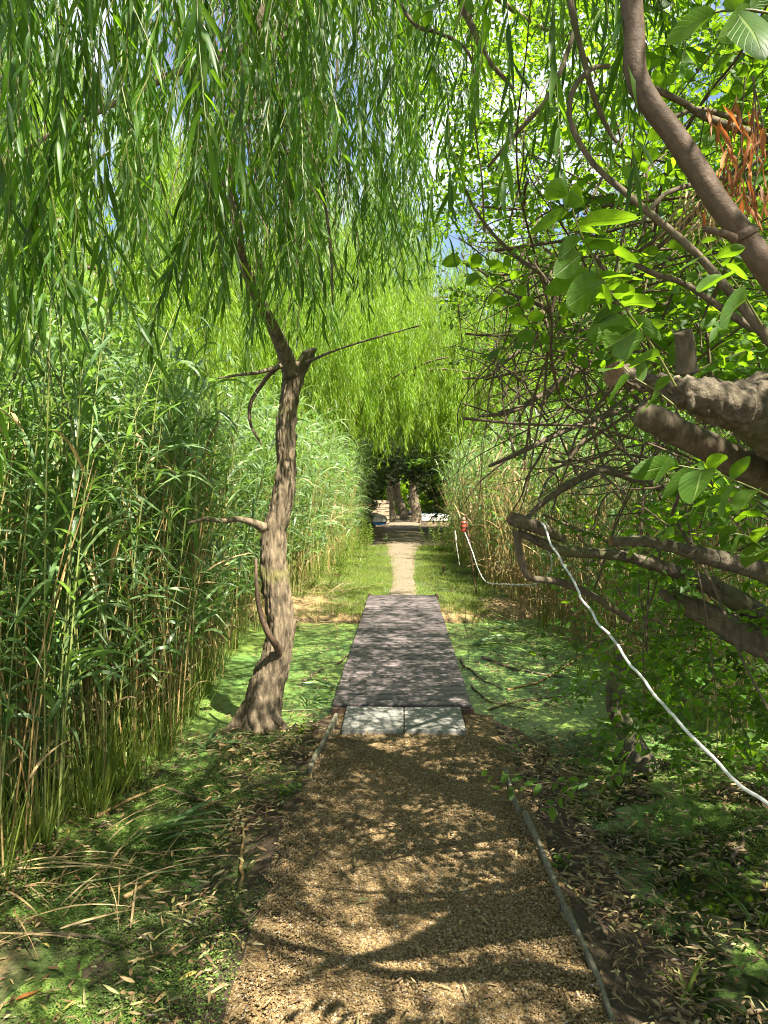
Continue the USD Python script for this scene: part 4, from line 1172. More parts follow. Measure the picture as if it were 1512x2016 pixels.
# the near leafy branch that hangs into the light: leaf by leaf
def near_leaves(stem_px, leaves, parent, rng, mat='sallow_leaf', r0=.0022):
    a = np.array(stem_px, float)
    ln = smooth_line(at(a[:, 0], a[:, 1], a[:, 2]), .02)
    st = obj('leafy_branch', tube(ln, np.linspace(r0, r0 * .5, len(ln)), 7), 'twig_green', parent, True, np.full(len(ln) * 7 + 2, .6))
    for (bx, by, tx, ty, dd, w) in leaves:
        b, t = at(bx, by, dd), at(tx, ty, dd * rng.uniform(.93, 1.0))
        L = np.linalg.norm(t - b)
        nr = np.array([rng.normal(.1, .25), rng.normal(.75, .3), 0.8])
        w *= 1.02
        v, f, tt = blades([b], [t - b + np.array([0, 0, .10 * L])], [nr], L, L * w, rng.uniform(.04, .28), 13, 'ovate', rng.uniform(.1, .5), rng.normal(0, .5), .018, [rng.random()])
        obj('leaf', (v, f), 'big_leaf', st, True, tt, {'along': np.repeat(np.linspace(0, 1, 13), 3), 'across': np.tile([-1.0, 0, 1.0], 13)})


R = np.random.default_rng(3)
near_leaves([(1330, 760, 1.32), (1290, 690, 1.30), (1240, 620, 1.27), (1190, 560, 1.25), (1165, 500, 1.24), (1135, 440, 1.23), (1120, 372, 1.22)],
            [(1150, 480, 1230, 462, 1.24, .40), (1190, 560, 1120, 598, 1.25, .5), (1225, 610, 1170, 628, 1.26, .42), (1235, 625, 1300, 655, 1.28, .42), (1255, 650, 1195, 672, 1.28, .45), (1120, 385, 1075, 372, 1.22, .45),
             (1118, 418, 1045, 448, 1.22, .40), (1138, 445, 1258, 428, 1.22, .36), (1120, 378, 1150, 402, 1.22, .5), (1145, 470, 1105, 508, 1.21, .62), (1146, 500, 1095, 545, 1.22, .62), (1150, 492, 1255, 500, 1.25, .36),
             (1175, 548, 1252, 538, 1.25, .42), (1165, 540, 1075, 578, 1.25, .42), (1178, 570, 1202, 606, 1.23, .62), (1210, 590, 1250, 564, 1.26, .5), (1222, 605, 1290, 590, 1.27, .4), (1205, 600, 1148, 640, 1.26, .5), (1245, 640, 1155, 655, 1.28, .45),
             (1262, 648, 1312, 632, 1.29, .45), (1270, 665, 1208, 700, 1.29, .4), (1300, 700, 1240, 720, 1.3, .42), (1140, 455, 1200, 470, 1.28, .42), (1205, 585, 1160, 585, 1.3, .45)], sal, R)
near_leaves([(1330, 800, 1.42), (1285, 765, 1.42), (1250, 745, 1.42), (1225, 720, 1.42)], [(1240, 742, 1195, 790, 1.42, .5), (1228, 722, 1180, 735, 1.42, .45), (1262, 752, 1270, 700, 1.42, .45), (1290, 768, 1330, 735, 1.42, .5), (1300, 775, 1265, 815, 1.42, .45)], sal, R)
near_leaves([(1500, 640, 1.4), (1450, 560, 1.38), (1400, 500, 1.36), (1375, 470, 1.35)],
            [(1400, 500, 1345, 520, 1.36, .48), (1380, 478, 1412, 466, 1.34, .45), (1425, 525, 1470, 545, 1.37, .45), (1440, 545, 1380, 575, 1.37, .5), (1470, 590, 1420, 620, 1.38, .5), (1410, 510, 1470, 480, 1.37, .45)], sal, R)
near_leaves([(1560, 40, 1.0), (1480, 20, 1.0), (1400, 25, 1.0), (1350, 40, 1.0)],
            [(1410, 25, 1315, 80, 1.0, .33), (1450, 20, 1500, 85, .98, .5), (1430, 25, 1480, -60, 1.0, .5), (1480, 20, 1530, -40, 1.0, .5), (1490, 25, 1420, 80, 1.02, .3), (1500, 30, 1560, 120, 1.0, .45)], sal, R)
near_leaves([(1560, 1000, 1.5), (1480, 960, 1.5), (1400, 930, 1.5), (1330, 915, 1.5)],
            [(1340, 918, 1240, 925, 1.5, .42), (1330, 915, 1290, 960, 1.48, .45), (1385, 925, 1362, 985, 1.5, .5), (1370, 925, 1310, 975, 1.5, .5), (1440, 945, 1480, 895, 1.5, .5), (1450, 950, 1420, 1015, 1.5, .5), (1400, 930, 1425, 885, 1.52, .4), (1490, 965, 1455, 1000, 1.5, .5)], sal, R)
near_leaves([(1540, 1120, 1.9), (1480, 1060, 1.9), (1440, 1050, 1.9)], [(1450, 1050, 1410, 1040, 1.9, .4), (1460, 1055, 1440, 1090, 1.9, .4), (1490, 1070, 1510, 1030, 1.9, .4), (1500, 1080, 1470, 1120, 1.9, .4)], sal, R)

# ------------------------------------------------------------------ the smooth branch across the upper right corner
sm = thing('smooth_barked_tree', 'tree with a smooth brown bent limb crossing the upper right corner', 'tree')
limb([(1228, -420, 1.55, 20), (1236, -150, 1.5, 20), (1243, 0, 1.5, 20), (1249, 75, 1.5, 20), (1252, 145, 1.5, 21), (1277, 200, 1.5, 22), (1321, 258, 1.5, 22), (1371, 332, 1.5, 22), (1416, 402, 1.5, 23), (1466, 468, 1.5, 24), (1520, 545, 1.5, 26), (1620, 690, 1.55, 32), (1750, 900, 1.7, 42)], sm, 'bark_smooth', 'limb', 28, .012, .0012, 40, True, 2, .012)
limb([(1455, 475, 1.5, 12), (1430, 462, 1.48, 8), (1405, 455, 1.47, 7), (1388, 451, 1.46, 6)], sm, 'bark_smooth', 'broken_stub', 14, .01, .001)
limb([(1460, 455, 1.5, 25.5), (1464, 463, 1.5, 27), (1468, 471, 1.5, 25.5)], sm, 'bark_smooth', 'branch_collar', 28, .004, .0005)
_e = at(1750, 900, 1.7)
_tr = smooth_line([(2.0, 1.9, -.3), (1.75, 1.85, .6), (1.45, 1.75, 1.3), tuple(_e)], .03)
obj('trunk', tube(_tr, np.linspace(.10, .05, len(_tr)), 24, True, bark_bump(.003, 30, 5, .02)), 'bark_smooth', sm, True)

R = np.random.default_rng(12)
dead = thing('dead_leaf_clump', 'hanging clump of dead orange brown leaves at the right picture edge', 'dead leaves')
for k in range(85):
    p = at(R.normal(1462, 32), R.uniform(185, 400), R.uniform(1.9, 2.15))
    v, f, t = blades([p], [[R.normal(0, .35), R.normal(0, .35), -1]], [R.normal(0, 1, 3)], R.uniform(.05, .10), R.uniform(.008, .014), .1, 6, 'lance', .6, R.normal(0, 2.2), .03, [R.random()])
    obj('leaf', (v, f), 'dead_orange', dead, True, t)
for k in range(4):
    a = R.uniform(1430, 1500)
    ln = smooth_line(at([a, a + R.normal(0, 8), a + R.normal(0, 12)], [150, 280, 400], [2.0, 2.0, 2.02]), .03)
    obj('stem', tube(ln, .002, 5), 'twig_brown', dead, True)
dm = thing('dead_twig_clump', 'pale tangle of dead twigs hanging below the orange leaves', 'dead leaves')
for k in range(60):
    p = at(R.normal(1385, 25), R.uniform(345, 440), R.uniform(2.1, 2.3))
    v, f, t = blades([p], [[R.normal(0, .7), R.normal(0, .5), -1]], [R.normal(0, 1, 3)], R.uniform(.06, .12), .006, .2, 6, 'lance', .6, R.normal(0, 2), .04, [R.random()])
    obj('leaf', (v, f), 'reed_leaf_dry', dm, True, t)

# ------------------------------------------------------------------ trees behind on the right, leafy round crowns
RC = []


def broad_tree(loc, H, rad, n, seed, label, zlo=1.0, mat='sallow_leaf', name='sallow_bush', cat_='tree', dens_keep=None, trunks=3, leaf=.05):
    r = np.random.default_rng(seed)
    t = thing(name, label, cat_, (loc[0], loc[1], 0))
    ends = []
    for k in range(trunks):
        a = r.uniform(0, 6.28)
        ln = smooth_line(wander((r.normal(0, .12), r.normal(0, .12), -.15), [math.cos(a) * .35, math.sin(a) * .35, 1], H * .75, r, 7, .3), .12)
        obj('trunk', tube(ln, np.linspace(H * .013, H * .004, len(ln)), 10, True, bark_bump(.006, 20, seed)), 'bark_dark', t, True)
        for q in range(7):
            i = int(len(ln) * r.uniform(.25, .95))
            a = r.uniform(0, 6.28)
            b = smooth_line(wander(ln[i], [math.cos(a), math.sin(a), r.uniform(.1, .7)], rad * r.uniform(.5, .95), r, 6, .45, .2), .12)
            obj('branch', tube(b, np.linspace(.018, .004, len(b)), 6), 'bark_dark', t, True)
            ends.append(b)
    cp = str(t.GetPath()) + '/crown'
    key = (mat, leaf)
    if not any(k == key for k, _ in RC):
        pr = []
        for k in range(5):
            s, l = spray(.55, seed * 10 + k, leaf, leaf * .6, 18, 4, side=4)
            x = UsdGeom.Xform.Define(stage, numbered(cp, 'leafy_twig'))
            obj('stem', s[:2], 'twig_brown', x.GetPrim(), False); obj('leaves', l[:2], mat, x.GetPrim(), False, l[2]); pr.append(str(x.GetPath()))
        RC.append((key, pr))
    pr = [p for k, p in RC if k == key][0]
    m = n
    d = r.normal(0, 1, (m, 3)); d /= np.linalg.norm(d, axis=1, keepdims=True)
    u = r.random(m) ** .42
    c = np.array([0, 0, (H + zlo) / 2])
    p = c + d * u[:, None] * [rad, rad, (H - zlo) / 2] * (.75 + .5 * meshkit.fbm(d * 1.7 + seed, 3, seed)[:, None])
    w = p + [loc[0], loc[1], 0]
    clump = meshkit.fbm(w * 1.1, 3, seed + 3) > .40
    ok = clump & ~(in_gap(w, 1.0) & (r.random(m) > .15)) & (p[:, 2] > .1)
    if dens_keep is not None:
        ok &= dens_keep(w)
    p = p[ok]; k = len(p)
    _names[(str(t.GetPath()), 'crown')] = 0
    scatter('crown', pr, r.integers(0, 5, k), p, quat(np.arctan2(p[:, 1], p[:, 0]) + r.normal(0, 1, k), r.normal(.15, .45, k), r.normal(0, .5, k)), r.uniform(.8, 1.3, k), t)
    return t


broad_tree((6.2, 9.0), 7.0, 2.8, 900, 61, 'sallow behind the right thicket, nearest of those, with grey stems', 1.0, dens_keep=tunnel)
broad_tree((8.5, 13.5), 9.5, 3.6, 900, 62, 'taller sallow behind the right thicket at the picture edge', 1.0, dens_keep=tunnel)
broad_tree((5.6, 15.5), 7.5, 3.0, 900, 63, 'sallow overhanging the right reeds beyond the boardwalk', 1.4, dens_keep=tunnel)
broad_tree((2.6, 27.5), 6.0, 2.6, 520, 64, 'bushy green tree right of the far path', .6, dens_keep=tunnel)


def arch(w):
    h = np.interp(np.abs(w[:, 0] - .05), [0, .75, 1.2, 1.55, 2.0], [2.3, 2.15, 1.6, .6, -1])
    return w[:, 2] > h


broad_tree((-2.2, 33.0), 4.6, 3.0, 2200, 65, 'dark shrub forming the left side of the arch over the far path', .2, 'dark_leaf', 'arch_shrub', 'shrub', arch, 4, .07)
broad_tree((2.4, 34.5), 4.8, 3.0, 2200, 66, 'dark shrub forming the right side of the arch over the far path', .2, 'dark_leaf', 'arch_shrub', 'shrub', arch, 4, .07)
# trees behind the picture's point of view shade it from that side
broad_tree((-6.5, -5.0), 8.0, 3.4, 700, 67, 'sallow behind the viewpoint on the left, out of the picture', .8)
broad_tree((4.0, -4.5), 8.0, 3.4, 700, 68, 'sallow behind the viewpoint on the right, out of the picture', .8)
# beyond the arch
for k, (x, y, H, rr, lab) in enumerate(((-6.5, 58, 12, 6, 'green tree beyond the path end, left of the trunks'), (1.5, 66, 14, 7, 'green tree beyond the path end, straight ahead'), (8, 58, 12, 6, 'green tree beyond the path end, right of the trunks'),
                                        (-4, 52, 4, 3.5, 'low green bush beyond the path end, left'), (4.5, 51, 3.5, 3.5, 'low green bush beyond the path end, right'), (0.5, 60, 5, 4, 'low green bush beyond the path end, behind the trunks'), (-17, 36, 17, 7, 'distant tall tree on the far left behind the willows'), (14, 34, 16, 7, 'distant tall tree on the far right behind the willows'))):
    broad_tree((x, y), H, rr, 1000, 80 + k, lab, .0, 'willow_leaf_pale', 'background_tree', 'tree', None, 2, .16)


def old_trunk(px, py0, py1, d, r, leanpx, label, seed):
    t = thing('old_tree', label, 'tree')
    zb = float(G(np.array(0.), np.array(d)))
    b, e = at(px, py0, d), at(px + leanpx, py1, d)
    b[2] = zb - .1
    ln = smooth_line([b, b + (e - b) * .3 + [0.04, 0, 0], b + (e - b) * .65 - [.05, 0, 0], e, e + [leanpx * .01, 0, 3.5]], .12)
    v, f = tube(ln, r * np.interp(np.linspace(0, 1, len(ln)), [0, .06, .15, 1], [1.3, 1.08, 1.0, .8]), 26, True, bark_bump(.05, 9, seed, .1))
    obj('trunk', (v, f), 'bark_dark', t, True)
    R2 = np.random.default_rng(seed)
    for k in range(6):
        a = R2.uniform(0, 6.28)
        bb = smooth_line(wander(ln[-1 - int(R2.integers(0, 10))], [math.cos(a), math.sin(a), .8], 3, R2, 6, .25), .3)
        obj('limb', tube(bb, np.linspace(r * .4, .03, len(bb)), 8), 'bark_dark', t, True)
    m = 420
    dd = R2.normal(0, 1, (m, 3)); dd /= np.linalg.norm(dd, axis=1, keepdims=True)
    p = ln[-1] + [0, 0, 1.5] + dd * R2.random((m, 1)) ** .4 * [4.2, 4.0, 3.2]
    pr = [p2 for k2, p2 in RC if k2[0] == 'dark_leaf'][0]
    scatter('crown', pr, R2.integers(0, 5, m), p, quat(R2.uniform(0, 6.28, m), R2.normal(0, .5, m), R2.normal(0, .5, m)), R2.uniform(1.2, 2.0, m), t)


old_trunk(774, 1026, 955, 44.0, .19, -7, 'slim dark trunk at the far path end, left of the three', 91)
old_trunk(797, 1020, 955, 46.5, .28, -18, 'thick leaning dark trunk at the far path end, the middle one', 92)
old_trunk(820, 1026, 955, 43.5, .29, -5, 'thick upright dark trunk at the far path end, right of the three', 93)


# ------------------------------------------------------------------ boats, crate, post, float, rope
def hull(L, W, H, n=16):
    """An upturned boat: keel up, along +y."""
    t = np.linspace(0, 1, n)
    half = W / 2 * np.clip(np.sin(np.pi * (t * .86 + .14)) ** .6, .03, 1)
    half[-1] *= .25
    rings = []
    for i in range(n):
        a = np.linspace(0, np.pi, 13)
        rings.append(np.c_[half[i] * np.cos(a), np.full(13, (t[i] - .5) * L), H * (.82 + .18 * np.sin(np.pi * t[i])) * np.sin(a) ** .75])
    v = np.stack(rings).reshape(-1, 3)
    i, j = np.meshgrid(np.arange(n - 1), np.arange(12), indexing='ij')
    q = np.stack([i * 13 + j, i * 13 + j + 1, (i + 1) * 13 + j + 1, (i + 1) * 13 + j], -1).reshape(-1, 4)
    cap = [[0, k, k + 1] for k in range(1, 12)] + [[(n - 1) * 13, (n - 1) * 13 + k + 1, (n - 1) * 13 + k] for k in range(1, 12)]
    return v, np.vstack([q[:, [0, 1, 2]], q[:, [0, 2, 3]], cap])


b1 = thing('upturned_boat', 'small upturned boat with cream bottom and blue sides on the left verge', 'boat', (-1.30, 33.0, .42), .30)
v, f = hull(2.6, 1.05, .34)
v[:, 2] += .02
obj('hull', (v, f), 'boat_white', b1, True)
v2, f2 = hull(2.5, .98, .2)
v2[:, 2] = -v2[:, 2] * 1.1 + .05
obj('side', (v2, f2), 'boat_blue', b1, True)
for sy in (-.7, .7):
    obj('trestle', box(0, sy, -.33, .7, .09, .26), 'pallet_wood', b1)
obj('keel', box(0, 0, .36, .05, 2.1, .03), 'boat_white', b1)
b2 = thing('upturned_boat', 'pale upturned boat at the far path end, right of the trunks', 'boat', (1.9, 46.0, 0), 1.2)
obj('hull', hull(2.4, 1.1, .42), 'boat_white', b2, True)
obj('keel', box(0, 0, .425, .05, 1.8, .03), 'boat_blue', b2)
b2b = thing('upturned_boat', 'tiny blue and white boat far behind the path end', 'boat', (3.0, 60.0, .5), .4)
obj('hull', hull(2.4, 1.0, .5), 'boat_blue', b2b, True)
obj('keel', box(0, 0, .5, .3, 1.8, .06), 'boat_white', b2b)

cr = thing('slatted_crate', 'weathered slatted wooden crate beside the far left trunk', 'crate', (-1.50, 41.0, 0), .15)
for k in range(6):
    obj('slat', box(0, -.42, .12 + k * .21, 1.5, .04, .15), 'pallet_wood', cr)
    obj('slat', box(-.72, 0, .12 + k * .21, .04, .8, .15), 'pallet_wood', cr)
for sx in (-.70, .70):
    for sy in (-.38, .38):
        obj('post', box(sx, sy, .62, .07, .07, 1.3), 'beam_wood', cr)
obj('back_panel', box(0, .42, .62, 1.5, .03, 1.24), 'pallet_wood', cr)

ps = thing('mooring_stake', 'thin rusty leaning stake beyond the pond that holds the red float', 'stake')
p0, p1 = at(941, 1172, 12.3), at(917, 1012, 12.3)
p0[2] = float(G(p0[0:1], p0[1:2])[0]) - .15
ln = np.linspace(p0, p1, 12)
obj('rod', tube(ln, .013, 8), 'rust', ps, True)
obj('ring', tube(np.array([p1 - [0, 0, .03], p1 - [0, 0, .0]]), .022, 10), 'rust', ps)
fl = thing('float', 'small red float with dark bands hung on the leaning stake', 'float')
c = at(913, 1036, 12.2)


def lathe(c, prof_):
    ln = np.array([c + [0, 0, z] for z, _ in prof_])
    return tube(ln, np.array([q for _, q in prof_]), 16)


obj('body', lathe(c, [(-.10, .012), (-.095, .03), (-.07, .042), (-.01, .044), (.05, .044), (.075, .036), (.085, .012)]), 'float_red', fl, True)
for z in (-.022, .045):
    obj('band', lathe(c, [(z - .012, .0455), (z + .012, .0455)]), 'float_dark', fl)
obj('neck', lathe(c, [(.082, .022), (.10, .03), (.13, .028), (.145, .01)]), 'pallet_wood', fl, True)


def rope_mesh(pts, rad, step=.012, turns=70.0):
    ln = smooth_line(pts, step)
    ln = ln + (np.stack([meshkit.fbm(ln * 9 + 40 * k, 3, k) for k in range(3)], -1) - .5) * .022
    s = np.r_[0, np.cumsum(np.linalg.norm(np.diff(ln, axis=0), axis=1))]

    def b(v, out, ang, r):
        return .10 * r[:, None] * np.cos(3 * (ang + s[:, None] * turns))
    return tube(ln, rad, 12, True, b)


rp = [at(914, 1046, 12.2), at(928, 1080, 11.8), at(942, 1122, 11.0), at(958, 1146, 9.8), at(990, 1150, 8.0), at(1050, 1150, 5.2), at(1085, 1120, 3.6), at(1070, 1060, 2.85), at(1064, 1030, 2.66), at(1070, 1034, 2.56), at(1082, 1065, 2.45), at(1105, 1105, 2.33), at(1130, 1150, 2.2), at(1170, 1215, 2.02), at(1230, 1292, 1.82), at(1300, 1378, 1.62), at(1380, 1470, 1.45), at(1450, 1535, 1.33), at(1512, 1588, 1.24), at(1600, 1680, 1.12), at(1750, 1900, 1.0)]
v, f = rope_mesh(rp, np.interp(np.arange(len(smooth_line(rp, .012))) / len(smooth_line(rp, .012)), [0, .75, 1], [.0065, .0036, .0030]))
tag(obj('rope', (v, f), 'rope_white', None, True), 'long white rope hanging from the red float over a cut branch into the foreground', 'rope')
v, f = rope_mesh([at(896, 1045, 13.0), at(899, 1075, 13.0), at(905, 1112, 13.1)], .008)
tag(obj('cord', (v, f), 'rope_white', None, True), 'short white cord hanging in the plants behind the red float', 'cord')
v, f = tube(np.array([at(873, 1128, 15.5), at(873, 1112, 15.5)]), .02, 8)
tag(obj('peg', (v, f), 'rust', None), 'short dark peg standing in the grass right of the worn path', 'peg')

# ------------------------------------------------------------------ grass, weeds and ferny clumps
R = np.random.default_rng(29)


def turf(seed, n=260, size=.5, h=.07):
    r = np.random.default_rng(seed)
    b = np.c_[r.uniform(-size / 2, size / 2, (n, 2)), np.full(n, -.005)]
    a = r.uniform(0, 6.28, n); el = np.radians(r.uniform(30, 85, n))
    d = np.stack([np.cos(a) * np.cos(el), np.sin(a) * np.cos(el), np.sin(el)], -1)
    nr = np.stack([-np.cos(a) * np.sin(el), -np.sin(a) * np.sin(el), np.cos(el)], -1)
    return blades(b, d, nr, r.uniform(.5, 1.4, n) * h, .005, r.uniform(0, .5, n), 4, 'grass', .3, 0, 0, r.random(n))


gpth = '/World/grass'
UsdGeom.PointInstancer.Define(stage, gpth)
tp3 = []
for k in range(3):
    v, f, t = turf(800 + k)
    tp3.append(str(obj('turf', (v, f), 'grass_blade', gpth, False, t).GetPath()))
n = 950
y = R.uniform(10.5, 24, n); x = R.uniform(-1.7, 1.6, n)
hw = worn_half(y)
ok = (np.abs(x - .02) > hw + .02) & (wob(x, y, .9, 61) + .25 * (1 - np.abs(x) / 1.7) > -.06 + .12 * (np.abs(x) > 1.15))
x, y = x[ok], y[ok]
_names[('/World', 'grass')] = 0
scatter('grass', tp3, R.integers(0, 3, len(x)), np.c_[x, y, G(x, y)], quat(R.uniform(0, 6.28, len(x))), R.uniform(.6, 1.2, len(x)), None, 'stuff', 'short green grass on both sides of the worn path', 'grass')


def fern(seed, n=26, h=.8):
    """An upright feathery clump: stems with side leaves all the way up."""
    r = np.random.default_rng(seed)
    st, lv = [], []
    for k in range(n):
        a = r.uniform(0, 6.28)
        s = np.array([r.normal(0, .22), r.normal(0, .22), -.05])
        ln = smooth_line(wander(s, [math.cos(a) * .25, math.sin(a) * .25, 1], h * r.uniform(.6, 1.15), r, 5, .2, .25), .06)
        st.append(tube(ln, np.linspace(.004, .0015, len(ln)), 4, False))
        m = 26
        t = np.linspace(.15, 1, m) * (len(ln) - 1)
        i = np.clip(t.astype(int), 0, len(ln) - 2)
        b = ln[i] + (ln[i + 1] - ln[i]) * (t - i)[:, None]
        az = np.arange(m) * 2.4 + r.uniform(0, 6)
        d = np.stack([np.cos(az), np.sin(az), np.full(m, .45)], -1)
        nr = np.array([0, 0, 1.0]) + r.normal(0, .3, (m, 3))
        lv.append(blades(b, d, nr, np.linspace(1.2, .5, m) * .10, .020, .3, 5, 'lance', .2, 0, 0, r.random(m)))
    return cat(st), cat(lv)


ferns = []
for k in range(3):
    ferns.append(fern(830 + k))
first = None
spots = [(-1.45, 13.2, .8, 'bright feathery plant clump at the foot of the left reeds just beyond the pond'), (-1.38, 15.2, 1.0, 'bright feathery plant clump, second along the left verge beyond the pond'), (-1.30, 17.3, 1.15, 'bright feathery plant clump, third along the left verge beyond the pond'),
         (-1.22, 19.6, 1.25, 'tall bright feathery plant clump on the left verge before the shade'), (-1.35, 22.3, 1.35, 'green feathery plant clump on the left verge at the edge of the shade'), (-1.5, 25.5, 1.4, 'green feathery plant clump on the left verge in front of the upturned boat'), (-1.9, 29.0, 1.6, 'feathery plant clump beside the upturned boat'),
         (1.55, 15.8, 1.0, 'green feathery plant clump behind the red float'), (1.45, 18.5, 1.2, 'green feathery plant clump farther along the right verge behind the float'), (1.35, 22.0, 1.3, 'green feathery plant clump on the right verge at the edge of the shade'), (1.75, 26.5, 1.5, 'green feathery plant clump at the foot of the right arch shrub')]
made = {}
for k, (x, y, s, lab) in enumerate(spots):
    q = k % 3
    z = float(G(np.array(x), np.array(y)))
    if q in made:
        copy_of(made[q], (x, y, z), k * 1.3, lab, None, s)
    else:
        t = thing('feathery_plant', lab, 'plant', (x, y, z), k * 1.3, None, s)
        (sv, sf, stt), (lv_, lf, lt) = ferns[q]
        obj('stems', (sv, sf), 'twig_green', t, False, stt)
        tag(obj('foliage', (lv_, lf), 'fresh_green', t, False, lt), kind='stuff')
        made[q] = t


def weed(loc, seed, label, h=.25, n=7, mat='fresh_green', ll=.05, lw=.026):
    r = np.random.default_rng(seed)
    t = thing('weed', label, 'plant', loc)
    for k in range(n):
        a = r.uniform(0, 6.28)
        ln = smooth_line(wander((r.normal(0, .03), r.normal(0, .03), -.03), [math.cos(a) * .6, math.sin(a) * .6, 1], h * r.uniform(.5, 1.1), r, 4, .25, .2), .04)
        st = obj('stem', tube(ln, np.linspace(.002, .001, len(ln)), 5), 'twig_green', t, True)
        m = 6
        i = np.linspace(1, len(ln) - 1, m).astype(int)
        az = np.arange(m) * 2.6 + r.uniform(0, 6)
        d = np.stack([np.cos(az), np.sin(az), np.full(m, .35)], -1)
        v, f, tt = blades(ln[i], d, np.array([0, 0, 1.0]) + r.normal(0, .3, (m, 3)), r.uniform(.6, 1.2, m) * ll, r.uniform(.8, 1.1, m) * lw, .25, 6, 'ovate', .2, 0, 0, r.random(m))
        for q in range(m):
            obj('leaf', (v[q * 18:q * 18 + 18], f[:20]), mat, st, True, tt[q * 18:q * 18 + 18])


def gp_(px, py):
    """The ground point under a pixel."""
    d = 3.0
    for _ in range(30):
        p = at(px, py, d)
        z = max(float(G(p[0:1], p[1:2])[0]), WATER)
        d = d * (1.6 - z) / (1.6 - p[2] + 1e-9) if p[2] < 1.55 else d
    p = at(px, py, d); p[2] = z
    return p


for k, (px, py, h, n, lab) in enumerate(((1100, 1700, .12, 3, 'small green weed beside the right edging board'), (335, 1420, .35, 6, 'pale leafy weed at the foot of the left reeds near the trunk'), (1430, 1755, .22, 5, 'small leafy weed on the dark ground at right'),
                                        (1000, 1490, .14, 4, 'small weed at the far end of the right edging boards'), (600, 1440, .14, 6, 'low weed between the trunk and the left edging board'), (1370, 1540, .45, 8, 'leafy weed in the shade below the rope'),
                                        (1460, 1480, .5, 8, 'leafy weed at the right picture edge under the thicket'), (1240, 1530, .3, 6, 'leafy weed at the foot of the curved branch'), (570, 1560, .1, 5, 'tiny weed on the left verge of the near path'), (1320, 1620, .2, 5, 'weed in the dark litter right of the path'))):
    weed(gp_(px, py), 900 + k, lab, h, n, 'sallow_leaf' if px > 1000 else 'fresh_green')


def tuft(px, py, seed, label, n=12, h=.5, w=.012, mat='grass_blade', el=(20, 80)):
    r = np.random.default_rng(seed)
    p = gp_(px, py)
    t = thing('sedge_tuft', label, 'sedge', p)
    a = r.uniform(0, 6.28, n); e = np.radians(r.uniform(*el, n))
    d = np.stack([np.cos(a) * np.cos(e), np.sin(a) * np.cos(e), np.sin(e)], -1)
    nr = np.stack([-np.cos(a) * np.sin(e), -np.sin(a) * np.sin(e), np.cos(e)], -1)
    v, f, tt = blades(np.c_[r.normal(0, .02, (n, 2)), np.full(n, -.02)], d, nr, r.uniform(.6, 1.1, n) * h, w, r.uniform(.3, .9, n), 7, 'grass', .3, r.normal(0, .4, n), 0, r.random(n))
    for k in range(n):
        obj('leaf', (v[k * 21:k * 21 + 21], f[:24]), mat, t, True, tt[k * 21:k * 21 + 21])


tuft(1350, 1960, 950, 'arching sedge tuft on the dark ground at the bottom right', 11, .40, .012)
tuft(1500, 1830, 951, 'sedge tuft at the right picture edge', 9, .40, .011)
tuft(1140, 1330, 952, 'thin sedge tuft standing in the duckweed before the right reeds', 16, .6, .009, 'grass_blade', (60, 88))

# ------------------------------------------------------------------ fallen things: cut reed fans, sticks, leaves
def reed_fan(px, py, seed, label, n=12, L=.5, az=0.0, spread=.7, z=.0, mat='reed_leaf'):
    r = np.random.default_rng(seed)
    n = n * 2 if 'dry' in mat else n
    p = gp_(px, py)
    t = thing('cut_reed_leaves', label, 'reed leaves', p + [0, 0, z])
    a = az + r.normal(0, spread, n)
    e = np.radians(r.uniform(4, 26, n))
    d = np.stack([np.cos(a) * np.cos(e), np.sin(a) * np.cos(e), np.sin(e)], -1)
    nr = np.array([0, 0, 1.0]) + r.normal(0, .3, (n, 3))
    v, f, tt = blades(np.c_[r.normal(0, .22 if 'dry' in mat else .05, (n, 2)), r.uniform(.01, .04, n)], d, nr, r.uniform(.5, 1.1, n) * L, r.uniform(.015, .026, n) * (.38 if 'dry' in mat else 1), r.uniform(.1, .38, n), 8, 'reed', .25, r.normal(0, .9, n), .01, r.random(n))
    v[:, 2] = np.maximum(v[:, 2], .004)
    for k in range(n):
        obj('leaf', (v[k * 24:k * 24 + 24], f[:28]), mat, t, True, tt[k * 24:k * 24 + 24])
    a = az
    ln = smooth_line([(0, 0, .02), (.25 * math.cos(a), .25 * math.sin(a), .03), (.6 * math.cos(a), .6 * math.sin(a), .02)], .1)
    obj('stem', tube(ln, .004, 6), 'reed_stalk_green', t, True)


reed_fan(395, 1478, 960, 'blue green cut reed leaves lying left of the willow base', 12, .45, .6, .8)
reed_fan(490, 1425, 961, 'cut reed leaves curling over the willow base', 7, .40, .3, .9, .05)
reed_fan(290, 1655, 962, 'fan of cut reed leaves lying on the mossy mud at left', 14, .55, .35, .35)
reed_fan(612, 1385, 963, 'cut reed leaves on the duckweed between trunk and boardwalk', 14, .45, .2, 1.0)
reed_fan(655, 1360, 964, 'few cut reed leaves against the left boardwalk edge', 8, .4, 2.6, .6)
reed_fan(935, 1272, 965, 'dark pile of cut reed leaves on the duckweed right of the boardwalk', 18, .75, .1, .5)
reed_fan(1020, 1240, 966, 'cut reed leaves at the far rim of the right pond', 12, .7, 3.0, .6)
reed_fan(620, 1240, 967, 'dry straw strewn on the far left shore of the pond', 22, .6, 3.0, 1.4, 0, 'reed_leaf_dry')
reed_fan(110, 1755, 968, 'dry straw heap at the left picture edge below the reeds', 24, .5, .3, .9, 0, 'reed_leaf_dry')
reed_fan(640, 1170, 969, 'dry straw strewn on the left verge behind the pond', 26, .8, .5, 1.6, 0, 'reed_leaf_dry')
reed_fan(950, 1210, 970, 'dry straw strewn on the right verge behind the pond', 20, .7, 2.5, 1.5, 0, 'reed_leaf_dry')


